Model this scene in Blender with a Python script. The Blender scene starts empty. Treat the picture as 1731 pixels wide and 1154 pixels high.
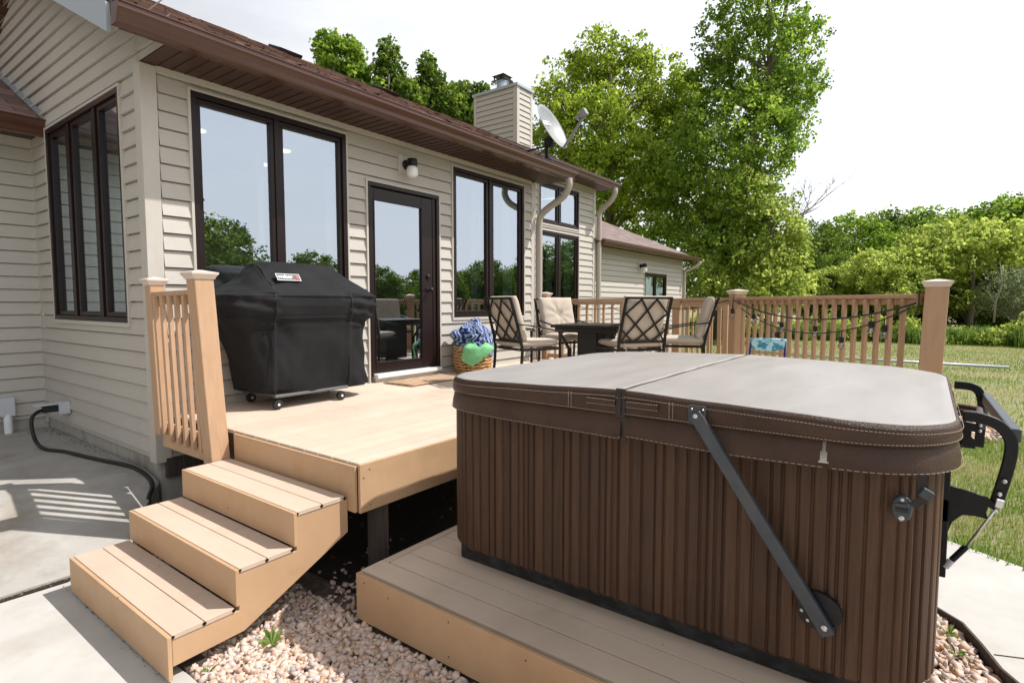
import bpy, bmesh, math, random
import numpy as np
from mathutils import Vector, Matrix, noise as mnoise
R = math.radians
sc = bpy.context.scene
COL = sc.collection
rng = random.Random(7)

# ------------------------------------------------------------------ materials
def newmat(name):
    m = bpy.data.materials.new(name); m.use_nodes = True
    nt = m.node_tree; b = nt.nodes['Principled BSDF']
    return m, nt, b
def N(nt, t, **kw):
    n = nt.nodes.new(t)
    for k, v in kw.items():
        if k in n.inputs: n.inputs[k].default_value = v
        else: setattr(n, k, v)
    return n
def c4(c): return (c[0], c[1], c[2], 1)
def grain(name, c1, c2, rough=.6, scale=(1, 1, 1), nscale=8, bump=.15, fine=None, coat=0, spec=.5, detail=6, dist=.004, stains=0, stain_col=(.1,.08,.06), lo=.3, hi=.7, specks=0, tone=None):
    """two-tone noise surface with bump; scale stretches the noise in object space"""
    m, nt, b = newmat(name)
    tc = N(nt, 'ShaderNodeTexCoord'); mp = N(nt, 'ShaderNodeMapping'); mp.inputs['Scale'].default_value = scale
    nt.links.new(tc.outputs['Object'], mp.inputs['Vector'])
    n = N(nt, 'ShaderNodeTexNoise', Scale=nscale, Detail=detail, Roughness=.6)
    nt.links.new(mp.outputs[0], n.inputs['Vector'])
    r = N(nt, 'ShaderNodeMapRange'); r.inputs['From Min'].default_value = lo; r.inputs['From Max'].default_value = hi
    nt.links.new(n.outputs['Fac'], r.inputs['Value'])
    mx = N(nt, 'ShaderNodeMix', data_type='RGBA'); mx.inputs[6].default_value = c4(c1); mx.inputs[7].default_value = c4(c2)
    nt.links.new(r.outputs[0], mx.inputs[0])
    col = mx.outputs[2]
    if stains:
        s = N(nt, 'ShaderNodeTexNoise', Scale=1.7, Detail=5, Roughness=.7)
        nt.links.new(tc.outputs['Object'], s.inputs['Vector'])
        sr = N(nt, 'ShaderNodeMapRange'); sr.inputs['From Min'].default_value = .52; sr.inputs['From Max'].default_value = .72; sr.inputs['To Max'].default_value = stains
        nt.links.new(s.outputs['Fac'], sr.inputs['Value'])
        m2 = N(nt, 'ShaderNodeMix', data_type='RGBA'); m2.inputs[7].default_value = c4(stain_col)
        nt.links.new(sr.outputs[0], m2.inputs[0]); nt.links.new(col, m2.inputs[6]); col = m2.outputs[2]
    if specks:      # scattered crumbs, screw heads and dirt spots a few millimetres wide
        v = N(nt, 'ShaderNodeTexVoronoi', Scale=specks); nt.links.new(tc.outputs['Object'], v.inputs['Vector'])
        sc3 = N(nt, 'ShaderNodeSeparateXYZ'); nt.links.new(v.outputs['Color'], sc3.inputs[0])
        l1 = N(nt, 'ShaderNodeMath', operation='MULTIPLY'); l1.inputs[1].default_value = .045; nt.links.new(sc3.outputs[0], l1.inputs[0])
        l2 = N(nt, 'ShaderNodeMath', operation='LESS_THAN'); nt.links.new(v.outputs['Distance'], l2.inputs[0]); nt.links.new(l1.outputs[0], l2.inputs[1])
        m3 = N(nt, 'ShaderNodeMix', data_type='RGBA'); m3.inputs[7].default_value = (.10,.065,.04,1)
        l3 = N(nt, 'ShaderNodeMath', operation='MULTIPLY'); l3.inputs[1].default_value = .75; nt.links.new(l2.outputs[0], l3.inputs[0])
        nt.links.new(l3.outputs[0], m3.inputs[0]); nt.links.new(col, m3.inputs[6]); col = m3.outputs[2]
    if tone:        # board-to-board colour difference
        if tone == 'object': a_ = N(nt, 'ShaderNodeObjectInfo'); src_ = a_.outputs['Random']
        else: a_ = N(nt, 'ShaderNodeAttribute'); a_.attribute_name = 'rnd'; src_ = a_.outputs['Fac']
        t1 = N(nt, 'ShaderNodeMapRange'); t1.inputs['To Min'].default_value = .93; t1.inputs['To Max'].default_value = 1.05; nt.links.new(src_, t1.inputs['Value'])
        t2 = N(nt, 'ShaderNodeVectorMath', operation='SCALE'); nt.links.new(col, t2.inputs[0]); nt.links.new(t1.outputs[0], t2.inputs['Scale']); col = t2.outputs[0]
    nt.links.new(col, b.inputs['Base Color'])
    b.inputs['Roughness'].default_value = rough
    b.inputs['Specular IOR Level'].default_value = spec
    b.inputs['Coat Weight'].default_value = coat
    if bump:
        bp = N(nt, 'ShaderNodeBump', Strength=bump, Distance=dist)
        src = n.outputs['Fac']
        if fine:
            f = N(nt, 'ShaderNodeTexNoise', Scale=fine, Detail=3)
            nt.links.new(tc.outputs['Object'], f.inputs['Vector'])
            ad = N(nt, 'ShaderNodeMath', operation='ADD')
            nt.links.new(n.outputs['Fac'], ad.inputs[0]); nt.links.new(f.outputs['Fac'], ad.inputs[1]); src = ad.outputs[0]
        nt.links.new(src, bp.inputs['Height']); nt.links.new(bp.outputs[0], b.inputs['Normal'])
    return m
def plain(name, c, rough=.5, metal=0, spec=.5, coat=0):
    m, nt, b = newmat(name)
    b.inputs['Base Color'].default_value = c4(c); b.inputs['Roughness'].default_value = rough
    b.inputs['Metallic'].default_value = metal; b.inputs['Specular IOR Level'].default_value = spec; b.inputs['Coat Weight'].default_value = coat
    return m

M = {}
M['siding'] = grain('siding', (.445,.415,.37), (.495,.46,.41), .55, (1.2,1.2,14), 9, .2, dist=.001, stains=.22, stain_col=(.36,.33,.29))
M['trimb'] = grain('trim_board', (.48,.445,.395), (.52,.48,.43), .5, (1,1,.3), 20, .1, dist=.001)
M['frame'] = plain('window_brown', (.016,.008,.007), .35, spec=.3)
M['gutter'] = grain('gutter_brown', (.078,.031,.018), (.090,.037,.022), .26, (.3,1,1), 3, .0)
M['soffit'] = grain('soffit_brown', (.050,.019,.012), (.060,.024,.015), .5, (1,1,1), 3, .0)
M['metal_flash'] = plain('flashing', (.42,.47,.52), .35, .3)
M['zinc'] = plain('galvanised', (.50,.54,.58), .35, .7)
M['down'] = plain('downspout_beige', (.40,.36,.31), .4)
M['found'] = grain('foundation', (.34,.32,.28), (.46,.44,.40), .9, (3,3,.6), 5, .5, stains=.8, stain_col=(.16,.13,.10), fine=60)
M['comp'] = grain('composite_tan', (.565,.455,.355), (.635,.515,.41), .62, (1,1,1), 3.5, .12, fine=140, dist=.0015, stains=.35, stain_col=(.42,.30,.20), specks=8, tone='rnd')
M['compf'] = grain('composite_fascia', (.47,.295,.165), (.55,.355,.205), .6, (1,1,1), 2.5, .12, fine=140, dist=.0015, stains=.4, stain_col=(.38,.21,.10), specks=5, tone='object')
M['compt'] = grain('composite_platform', (.57,.445,.34), (.64,.51,.395), .6, (1,.25,1), 4, .12, fine=140, dist=.0015, stains=.3, stain_col=(.30,.22,.16), specks=7, tone='rnd')
M['comps'] = grain('composite_steps', (.54,.42,.325), (.61,.475,.37), .62, (1,.2,1), 6, .12, fine=150, dist=.0015, stains=.35, stain_col=(.42,.3,.2), specks=9, tone='object')
M['cap'] = plain('post_cap', (.66,.56,.48), .45)
M['rail'] = grain('rail_tan', (.44,.27,.155), (.51,.325,.20), .6, (6,6,1), 6, .15, fine=90, dist=.001, specks=6, tone='object')
M['dark'] = plain('dark_groove', (.02,.014,.01), .8)
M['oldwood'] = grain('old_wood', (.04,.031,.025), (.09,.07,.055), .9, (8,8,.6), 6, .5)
M['conc'] = grain('concrete', (.43,.415,.385), (.53,.51,.475), .9, (1,1,1), 3, .35, fine=180, stains=.45, stain_col=(.36,.31,.25), dist=.002, detail=8, specks=6)
M['concl'] = grain('concrete_slab', (.31,.295,.27), (.43,.41,.375), .9, (1,1,1), 2.4, .35, fine=180, stains=.7, stain_col=(.24,.19,.14), dist=.003, detail=8, specks=7)
M['white'] = plain('white_pvc', (.75,.76,.76), .4)
M['boxgrey'] = plain('box_grey', (.55,.57,.60), .4)
M['black'] = plain('black_rubber', (.012,.012,.013), .5)
M['blackm'] = grain('black_metal', (.009,.009,.010), (.014,.014,.016), .42, (1,1,1), 30, .1, dist=.0006, spec=.3)
M['steel'] = plain('steel', (.62,.62,.62), .28, .9)
M['bluesteel'] = grain('brace_metal', (.028,.036,.048), (.05,.058,.07), .35, (1,1,1), 14, .1, dist=.0006, stains=.4, stain_col=(.12,.08,.06))
M['furn'] = plain('furniture_bronze', (.012,.009,.008), .4, spec=.3)
M['cush'] = grain('cushion_beige', (.46,.39,.31), (.52,.45,.37), .9, (1,1,1), 6, .3, fine=220, dist=.002)
M['cushb'] = grain('cushion_back', (.52,.36,.22), (.60,.43,.28), .9, (1,1,1), 6, .3, fine=220, dist=.002, stains=.3, stain_col=(.35,.25,.18))
M['slat'] = grain('cabinet_slat', (.055,.028,.016), (.090,.047,.027), .5, (9,9,.55), 9, .5, dist=.0015, lo=.28, hi=.75, spec=.25)
M['vinyl'] = grain('cover_vinyl', (.046,.022,.013), (.074,.038,.024), .38, (1,1,1), 5, .55, dist=.008, fine=260, spec=.35)
M['vinyltop'] = grain('cover_vinyl_faded', (.29,.27,.252), (.37,.345,.325), .40, (.5,2.2,1), 3, .18, dist=.006, fine=200, stains=.25, stain_col=(.30,.27,.26), specks=5)
M['stitch'] = plain('stitching', (.38,.29,.20), .8)
M['gcover'] = grain('grill_cover', (.010,.010,.011), (.018,.018,.019), .75, (1,1,1), 5, .35, dist=.006, fine=300, spec=.18)
M['rope'] = grain('basket_rope', (.40,.19,.065), (.62,.38,.17), .85, (1,1,1), 26, .8, fine=120, dist=.004)
M['mat'] = grain('doormat', (.33,.19,.11), (.52,.37,.24), .95, (1,1,1), 14, .8, fine=160, dist=.004, stains=.7, stain_col=(.10,.09,.10))
M['bark'] = grain('bark', (.10,.08,.06), (.19,.16,.12), .95, (6,6,1), 6, .8, dist=.02)
M['barkp'] = grain('pale_bark', (.22,.20,.17), (.34,.31,.27), .95, (6,6,1), 6, .5, dist=.02)
M['inner'] = plain('room_paint', (.30,.29,.27), .9)
M['ceil'] = plain('room_ceiling', (.72,.72,.70), .9)
M['roomfloor'] = plain('room_floor', (.12,.08,.05), .5)
def mk_curtain():
    m, nt, b = newmat('curtain_cloth'); nt.nodes.remove(b); out = nt.nodes['Material Output']
    d = N(nt, 'ShaderNodeBsdfDiffuse'); t = N(nt, 'ShaderNodeBsdfTranslucent'); d.inputs[0].default_value = (.78,.83,.80,1); t.inputs[0].default_value = (.78,.86,.82,1)
    mx = N(nt, 'ShaderNodeMixShader'); mx.inputs[0].default_value = .6; nt.links.new(d.outputs[0], mx.inputs[1]); nt.links.new(t.outputs[0], mx.inputs[2]); nt.links.new(mx.outputs[0], out.inputs['Surface']); return m
M['curtain'] = mk_curtain()
M['dish'] = grain('dish_grey', (.21,.22,.225), (.25,.26,.265), .45, (1,1,1), 6, 0)
M['dishtext'] = plain('dish_text', (.85,.85,.85), .5)
M['cartgrey'] = plain('cart_grey', (.12,.12,.125), .45)
M['bulbcap'] = plain('bulb_socket', (.01,.01,.01), .5)
M['red'] = plain('red_print', (.55,.03,.03), .5)
M['wprint'] = plain('white_print', (.8,.8,.8), .5)

def mk_glass(name, fac, tint, rough=0.0):
    m, nt, b = newmat(name); nt.nodes.remove(b)
    out = nt.nodes['Material Output']
    g = N(nt, 'ShaderNodeBsdfGlossy', Roughness=rough); g.inputs['Color'].default_value = (.80,.88,.97,1)
    t = N(nt, 'ShaderNodeBsdfTransparent'); t.inputs['Color'].default_value = c4(tint)
    fr = N(nt, 'ShaderNodeFresnel', IOR=1.5)
    ma = N(nt, 'ShaderNodeMath', operation='MULTIPLY_ADD'); ma.inputs[1].default_value = 1.0; ma.inputs[2].default_value = fac
    ma.use_clamp = True
    nt.links.new(fr.outputs[0], ma.inputs[0])
    mx = N(nt, 'ShaderNodeMixShader')
    nt.links.new(ma.outputs[0], mx.inputs[0]); nt.links.new(t.outputs[0], mx.inputs[1]); nt.links.new(g.outputs[0], mx.inputs[2])
    # very gentle ripple so the panes do not mirror like chrome
    tc = N(nt, 'ShaderNodeTexCoord'); n = N(nt, 'ShaderNodeTexNoise', Scale=1.2, Detail=1)
    nt.links.new(tc.outputs['Object'], n.inputs['Vector'])
    bp = N(nt, 'ShaderNodeBump', Strength=.05, Distance=.02)
    nt.links.new(n.outputs['Fac'], bp.inputs['Height']); nt.links.new(bp.outputs[0], g.inputs['Normal'])
    nt.links.new(mx.outputs[0], out.inputs['Surface'])
    return m
M['glass'] = mk_glass('window_glass', .43, (.60,.74,.70))
M['bulb'] = mk_glass('bulb_glass', .10, (.95,.95,.92))
M['jar'] = plain('lamp_glass', (.80,.80,.77), .18)

def mk_leaf(name, cols, trans=.5, gloss=.015):
    m, nt, b = newmat(name); nt.nodes.remove(b)
    out = nt.nodes['Material Output']
    at = N(nt, 'ShaderNodeAttribute'); at.attribute_name = 'rnd'
    cr = N(nt, 'ShaderNodeValToRGB')
    el = cr.color_ramp.elements
    el[0].position = 0; el[0].color = c4(cols[0]); el[1].position = 1; el[1].color = c4(cols[-1])
    for i, c in enumerate(cols[1:-1]):
        e = el.new((i+1)/(len(cols)-1)); e.color = c4(c)
    nt.links.new(at.outputs['Fac'], cr.inputs[0])
    d = N(nt, 'ShaderNodeBsdfDiffuse'); t = N(nt, 'ShaderNodeBsdfTranslucent')
    nt.links.new(cr.outputs[0], d.inputs[0])
    hs = N(nt, 'ShaderNodeHueSaturation', Value=1.9, Saturation=1.0); hs.inputs['Hue'].default_value = .491
    nt.links.new(cr.outputs[0], hs.inputs['Color']); nt.links.new(hs.outputs[0], t.inputs[0])
    mx = N(nt, 'ShaderNodeMixShader'); mx.inputs[0].default_value = trans
    nt.links.new(d.outputs[0], mx.inputs[1]); nt.links.new(t.outputs[0], mx.inputs[2])
    g = N(nt, 'ShaderNodeBsdfGlossy', Roughness=.4)
    m2 = N(nt, 'ShaderNodeMixShader'); m2.inputs[0].default_value = gloss
    nt.links.new(mx.outputs[0], m2.inputs[1]); nt.links.new(g.outputs[0], m2.inputs[2])
    nt.links.new(m2.outputs[0], out.inputs['Surface'])
    return m
M['leafA'] = mk_leaf('leaf_maple', [(.04,.085,.008), (.14,.215,.018), (.28,.37,.04), (.46,.53,.10)])
M['leafB'] = mk_leaf('leaf_poplar', [(.03,.07,.008), (.095,.175,.018), (.20,.31,.038), (.38,.48,.085)])
M['leafC'] = mk_leaf('leaf_yellowgreen', [(.09,.145,.025), (.20,.275,.045), (.34,.41,.09), (.50,.55,.16)])
M['leafD'] = mk_leaf('leaf_dark', [(.025,.055,.008), (.06,.11,.015), (.12,.19,.025), (.24,.31,.05)])
M['leafE'] = mk_leaf('leaf_silver', [(.10,.14,.06), (.16,.20,.10), (.24,.27,.16)])
M['blade'] = mk_leaf('grass_blade', [(.40,.34,.19), (.27,.30,.10), (.17,.25,.05), (.12,.21,.035)], .35, .02)
M['tall'] = mk_leaf('tall_grass_blade', [(.07,.13,.025), (.12,.20,.035), (.20,.30,.06)], .4, .03)

def mk_lawn():
    m, nt, b = newmat('lawn_turf')
    tc = N(nt, 'ShaderNodeTexCoord')
    n1 = N(nt, 'ShaderNodeTexNoise', Scale=.35, Detail=8, Roughness=.75)
    mp = N(nt, 'ShaderNodeMapping'); mp.inputs['Scale'].default_value = (1, .6, 1)
    nt.links.new(tc.outputs['Object'], mp.inputs[0]); nt.links.new(mp.outputs[0], n1.inputs['Vector'])
    cr = N(nt, 'ShaderNodeValToRGB'); e = cr.color_ramp.elements
    e[0].position = .36; e[0].color = (.33,.28,.16,1); e[1].position = .66; e[1].color = (.16,.20,.055,1)
    x = e.new(.52); x.color = (.27,.26,.12,1)
    nt.links.new(n1.outputs['Fac'], cr.inputs[0])
    n2 = N(nt, 'ShaderNodeTexNoise', Scale=9, Detail=6, Roughness=.8)
    nt.links.new(tc.outputs['Object'], n2.inputs['Vector'])
    mr = N(nt, 'ShaderNodeMapRange'); mr.inputs['To Min'].default_value = .45; mr.inputs['To Max'].default_value = 1.5
    nt.links.new(n2.outputs['Fac'], mr.inputs['Value'])
    mu = N(nt, 'ShaderNodeVectorMath', operation='SCALE')
    nt.links.new(cr.outputs[0], mu.inputs[0]); nt.links.new(mr.outputs[0], mu.inputs['Scale'])
    nt.links.new(mu.outputs[0], b.inputs['Base Color']); b.inputs['Roughness'].default_value = .95
    bp = N(nt, 'ShaderNodeBump', Strength=.8, Distance=.05)
    nt.links.new(n2.outputs['Fac'], bp.inputs['Height']); nt.links.new(bp.outputs[0], b.inputs['Normal'])
    return m
M['lawn'] = mk_lawn()
M['soil'] = grain('bed_soil', (.09,.065,.05), (.24,.18,.14), .95, (1,1,1), 20, .8, fine=80, dist=.01)

def mk_stone():
    m, nt, b = newmat('river_stone')
    at = N(nt, 'ShaderNodeAttribute'); at.attribute_name = 'rnd'
    cr = N(nt, 'ShaderNodeValToRGB'); e = cr.color_ramp.elements
    cols = [(0,(.60,.40,.31)),(.2,(.68,.52,.43)),(.4,(.50,.42,.37)),(.6,(.70,.57,.46)),(.78,(.43,.26,.15)),(.9,(.66,.50,.43)),(1,(.38,.37,.39))]
    e[0].position = 0; e[0].color = c4(cols[0][1]); e[1].position = 1; e[1].color = c4(cols[-1][1])
    for p, c in cols[1:-1]:
        x = e.new(p); x.color = c4(c)
    cr.color_ramp.interpolation = 'LINEAR'
    nt.links.new(at.outputs['Fac'], cr.inputs[0])
    tc = N(nt, 'ShaderNodeTexCoord'); n = N(nt, 'ShaderNodeTexNoise', Scale=45, Detail=5, Roughness=.7)
    nt.links.new(tc.outputs['Object'], n.inputs['Vector'])
    mr = N(nt, 'ShaderNodeMapRange'); mr.inputs['To Min'].default_value = .65; mr.inputs['To Max'].default_value = 1.35
    nt.links.new(n.outputs['Fac'], mr.inputs['Value'])
    mu = N(nt, 'ShaderNodeVectorMath', operation='SCALE')
    nt.links.new(cr.outputs[0], mu.inputs[0]); nt.links.new(mr.outputs[0], mu.inputs['Scale'])
    nt.links.new(mu.outputs[0], b.inputs['Base Color']); b.inputs['Roughness'].default_value = .8
    bp = N(nt, 'ShaderNodeBump', Strength=.4, Distance=.004)
    nt.links.new(n.outputs['Fac'], bp.inputs['Height']); nt.links.new(bp.outputs[0], b.inputs['Normal'])
    return m
M['stone'] = mk_stone()
M['deckshade'] = grain('ground_deck_shade', (.012,.009,.007), (.035,.026,.02), .95, (1,1,1), 30, .8, dist=.01)  # ground colour with the shade under the deck painted in

def mk_shingle(name='shingles', a=(.12,.07,.055), c=(.25,.155,.125)):
    m, nt, b = newmat(name)
    tc = N(nt, 'ShaderNodeTexCoord')
    br = N(nt, 'ShaderNodeTexBrick', Scale=1.0); br.offset = .5
    br.inputs['Brick Width'].default_value = .32; br.inputs['Row Height'].default_value = .145; br.inputs['Mortar Size'].default_value = .006
    br.inputs['Color1'].default_value = c4(a); br.inputs['Color2'].default_value = c4(c); br.inputs['Mortar'].default_value = (.03,.02,.018,1)
    nt.links.new(tc.outputs['UV'], br.inputs['Vector'])
    n = N(nt, 'ShaderNodeTexNoise', Scale=60, Detail=4, Roughness=.8)
    nt.links.new(tc.outputs['UV'], n.inputs['Vector'])
    mr = N(nt, 'ShaderNodeMapRange'); mr.inputs['To Min'].default_value = .55; mr.inputs['To Max'].default_value = 1.5
    nt.links.new(n.outputs['Fac'], mr.inputs['Value'])
    mu = N(nt, 'ShaderNodeVectorMath', operation='SCALE')
    nt.links.new(br.outputs['Color'], mu.inputs[0]); nt.links.new(mr.outputs[0], mu.inputs['Scale'])
    nt.links.new(mu.outputs[0], b.inputs['Base Color']); b.inputs['Roughness'].default_value = .95
    bp = N(nt, 'ShaderNodeBump', Strength=.7, Distance=.02)
    nt.links.new(br.outputs['Fac'], bp.inputs['Height']); bp.invert = True
    nt.links.new(bp.outputs[0], b.inputs['Normal'])
    return m
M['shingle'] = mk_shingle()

def mk_towel(name, cols, sc_=7):
    m, nt, b = newmat(name)
    tc = N(nt, 'ShaderNodeTexCoord')
    n = N(nt, 'ShaderNodeTexNoise', Scale=2.2, Detail=2); nt.links.new(tc.outputs['Object'], n.inputs['Vector'])
    w = N(nt, 'ShaderNodeTexWave', Scale=sc_, Distortion=6, Detail=1); w.inputs['Detail Scale'].default_value = 1.2
    nt.links.new(tc.outputs['Object'], w.inputs['Vector'])
    cr = N(nt, 'ShaderNodeValToRGB'); cr.color_ramp.interpolation = 'CONSTANT'; e = cr.color_ramp.elements
    e[0].position = 0; e[0].color = c4(cols[0]); e[1].position = .999; e[1].color = c4(cols[-1])
    for i, c in enumerate(cols[1:]):
        x = e.new((i+1)/len(cols)); x.color = c4(c)
    nt.links.new(w.outputs['Fac'], cr.inputs[0]); nt.links.new(cr.outputs[0], b.inputs['Base Color'])
    b.inputs['Roughness'].default_value = .95
    return m
M['towel'] = mk_towel('beach_towel', [(.02,.03,.20),(.55,.60,.70),(.03,.08,.30),(.62,.64,.68),(.04,.25,.33),(.02,.02,.13)], 4.5)
M['towelg'] = grain('green_towel', (.14,.42,.18), (.24,.56,.27), .9, (1,1,1), 9, .4)
M['kidseat'] = grain('kid_chair_print', (.03,.26,.42), (.42,.74,.86), .5, (1,1,1), 16, 0, detail=2, lo=.44, hi=.52)
M['kidframe'] = plain('kid_chair_frame', (.02,.03,.18), .35)

# ------------------------------------------------------------------ mesh helpers
class MB:
    def __init__(s): s.v = []; s.f = []
    def add(s, vs, fs):
        o = len(s.v); s.v += [tuple(map(float, v)) for v in vs]; s.f += [tuple(i+o for i in f) for f in fs]; return s
    def box(s, a, b):
        x0,y0,z0 = [min(a[i],b[i]) for i in range(3)]; x1,y1,z1 = [max(a[i],b[i]) for i in range(3)]
        return s.add([(x0,y0,z0),(x1,y0,z0),(x1,y1,z0),(x0,y1,z0),(x0,y0,z1),(x1,y0,z1),(x1,y1,z1),(x0,y1,z1)],
                     [(0,3,2,1),(4,5,6,7),(0,1,5,4),(1,2,6,5),(2,3,7,6),(3,0,4,7)])
    def bar(s, p, q, w, h, up=(0,0,1)):
        p = Vector(p); q = Vector(q); d = (q-p).normalized(); up = Vector(up)
        sd = d.cross(up)
        if sd.length < 1e-4: sd = d.cross(Vector((1,0,0)))
        sd.normalize(); u = sd.cross(d).normalized()
        vs = []
        for c in (p, q):
            for a, b in ((-1,-1),(1,-1),(1,1),(-1,1)): vs.append(c + sd*(a*w/2) + u*(b*h/2))
        return s.add(vs, [(0,1,2,3),(7,6,5,4),(0,4,5,1),(1,5,6,2),(2,6,7,3),(3,7,4,0)])
    def tube(s, pts, r, n=8, cap=True):
        pts = [Vector(p) for p in pts]; rs = r if isinstance(r, (list, tuple)) else [r]*len(pts)
        o = len(s.v); nrm = None
        for i, p in enumerate(pts):
            t = (pts[min(i+1, len(pts)-1)] - pts[max(i-1, 0)]).normalized()
            if nrm is None:
                a = Vector((0,0,1)) if abs(t.z) < .9 else Vector((1,0,0)); nrm = t.cross(a).normalized()
            else:
                nrm = (nrm - t*nrm.dot(t)); nrm.normalize()
            bn = t.cross(nrm)
            for k in range(n):
                an = 2*math.pi*k/n; s.v.append(tuple(p + (nrm*math.cos(an) + bn*math.sin(an))*rs[i]))
        for i in range(len(pts)-1):
            for k in range(n):
                a = o+i*n+k; b = o+i*n+(k+1) % n; s.f.append((a, b, b+n, a+n))
        if cap:
            s.f.append(tuple(o+k for k in reversed(range(n)))); s.f.append(tuple(o+(len(pts)-1)*n+k for k in range(n)))
        return s
    def lathe(s, prof, c=(0,0,0), n=24, axis='z'):
        o = len(s.v)
        for r, z in prof:
            for k in range(n):
                an = 2*math.pi*k/n; x, y = r*math.cos(an), r*math.sin(an)
                if axis == 'z': p = (x, y, z)
                elif axis == 'x': p = (z, x, y)
                else: p = (x, z, y)
                s.v.append((p[0]+c[0], p[1]+c[1], p[2]+c[2]))
        for i in range(len(prof)-1):
            for k in range(n):
                a = o+i*n+k; b = o+i*n+(k+1) % n; s.f.append((a, b, b+n, a+n))
        s.f.append(tuple(o+k for k in reversed(range(n)))); s.f.append(tuple(o+(len(prof)-1)*n+k for k in range(n)))
        return s
    def prism(s, poly, a, b, axis='y'):
        """extrude a 2-D polygon: axis y -> poly is (x,z); axis x -> (y,z); axis z -> (x,y)"""
        n = len(poly)
        def P(u, w, t): return {'y': (u, t, w), 'x': (t, u, w), 'z': (u, w, t)}[axis]
        vs = [P(u, w, a) for u, w in poly] + [P(u, w, b) for u, w in poly]
        return s.add(vs, [tuple(range(n)), tuple(reversed(range(n, 2*n)))] + [(i, i+n, (i+1) % n+n, (i+1) % n) for i in range(n)])
    def grid(s, fn, nu, nv, closed=False):
        o = len(s.v)
        for i in range(nu+1):
            for j in range(nv + (0 if closed else 1)): s.v.append(tuple(fn(i/nu, j/nv)))
        w = nv if closed else nv+1
        for i in range(nu):
            for j in range(nv):
                a = o+i*w+j; b = o+i*w+(j+1) % w; s.f.append((a, b, b+w, a+w))
        return s
    def obj(s, name, mat, parent=None, smooth=False, bevel=0, seg=2, fix=True, solid=0, sub=0):
        me = bpy.data.meshes.new(name); me.from_pydata(s.v, [], s.f); me.update()
        if fix:
            bm = bmesh.new(); bm.from_mesh(me); bmesh.ops.recalc_face_normals(bm, faces=bm.faces); bm.to_mesh(me); bm.free()
        o = bpy.data.objects.new(name, me); COL.objects.link(o); me.materials.append(mat)
        if smooth:
            me.polygons.foreach_set('use_smooth', [True]*len(me.polygons))
            if smooth == 'auto': 
                try: me.set_sharp_from_angle(angle=R(40))
                except Exception: pass
        if solid:
            m = o.modifiers.new('s', 'SOLIDIFY'); m.thickness = solid; m.offset = 0
        if sub:
            m = o.modifiers.new('u', 'SUBSURF'); m.levels = m.render_levels = sub
        if bevel:
            m = o.modifiers.new('b', 'BEVEL'); m.width = bevel; m.segments = seg; m.limit_method = 'ANGLE'; m.angle_limit = R(35)
        if parent: o.parent = parent
        return o
def B(*boxes):
    m = MB()
    for a, b in boxes: m.box(a, b)
    return m
def tag(o, label, cat, group=None, kind=None):
    if label: o['label'] = label
    if cat: o['category'] = cat
    if group: o['group'] = group
    if kind: o['kind'] = kind
    return o
def thing(name, label, cat, group=None, loc=(0,0,0), rz=0):
    o = bpy.data.objects.new(name, None); COL.objects.link(o); o.empty_display_size = .1
    o.location = loc; o.rotation_euler = (0, 0, rz); return tag(o, label, cat, group)
def copy_tree(o, parent=None):
    c = o.copy(); COL.objects.link(c); c.parent = parent
    for ch in list(o.children): copy_tree(ch, c)
    return c
def text(name, s, size, mat, mtx, parent, ext=.001, bold=0):
    cu = bpy.data.curves.new(name, 'FONT'); cu.body = s; cu.size = size; cu.extrude = ext; cu.offset = bold
    cu.align_x = 'CENTER'; cu.align_y = 'CENTER'
    t = bpy.data.objects.new('tmp', cu); COL.objects.link(t)
    dg = bpy.context.evaluated_depsgraph_get(); me = bpy.data.meshes.new_from_object(t.evaluated_get(dg))
    bpy.data.objects.remove(t); me.materials.clear(); me.materials.append(mat)
    me.transform(mtx)
    o = bpy.data.objects.new(name, me); COL.objects.link(o)
    if parent: o.parent = parent
    return o
def np_mesh(name, V, F, mat, rnd=None, smooth=False):
    """V (n,3), F (m,k) arrays of one polygon size; rnd per face"""
    me = bpy.data.meshes.new(name); k = F.shape[1]
    me.vertices.add(len(V)); me.vertices.foreach_set('co', V.astype(np.float32).ravel())
    me.loops.add(F.size); me.loops.foreach_set('vertex_index', F.astype(np.int32).ravel())
    me.polygons.add(len(F)); me.polygons.foreach_set('loop_start', np.arange(0, F.size, k, dtype=np.int32))
    try: me.polygons.foreach_set('loop_total', np.full(len(F), k, dtype=np.int32))
    except Exception: pass
    me.update(calc_edges=True)
    if rnd is not None:
        at = me.attributes.new('rnd', 'FLOAT', 'FACE'); at.data.foreach_set('value', rnd.astype(np.float32))
    if smooth: me.polygons.foreach_set('use_smooth', [True]*len(F))
    me.materials.append(mat)
    return me

def piece_tone(o, k):
    """one random value per piece of k faces"""
    at_ = o.data.attributes.new('rnd', 'FLOAT', 'FACE'); n = len(o.data.polygons); q = random.Random(17); t = [q.random() for _ in range(n//k+1)]
    at_.data.foreach_set('value', [t[i//k] for i in range(n)])
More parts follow.
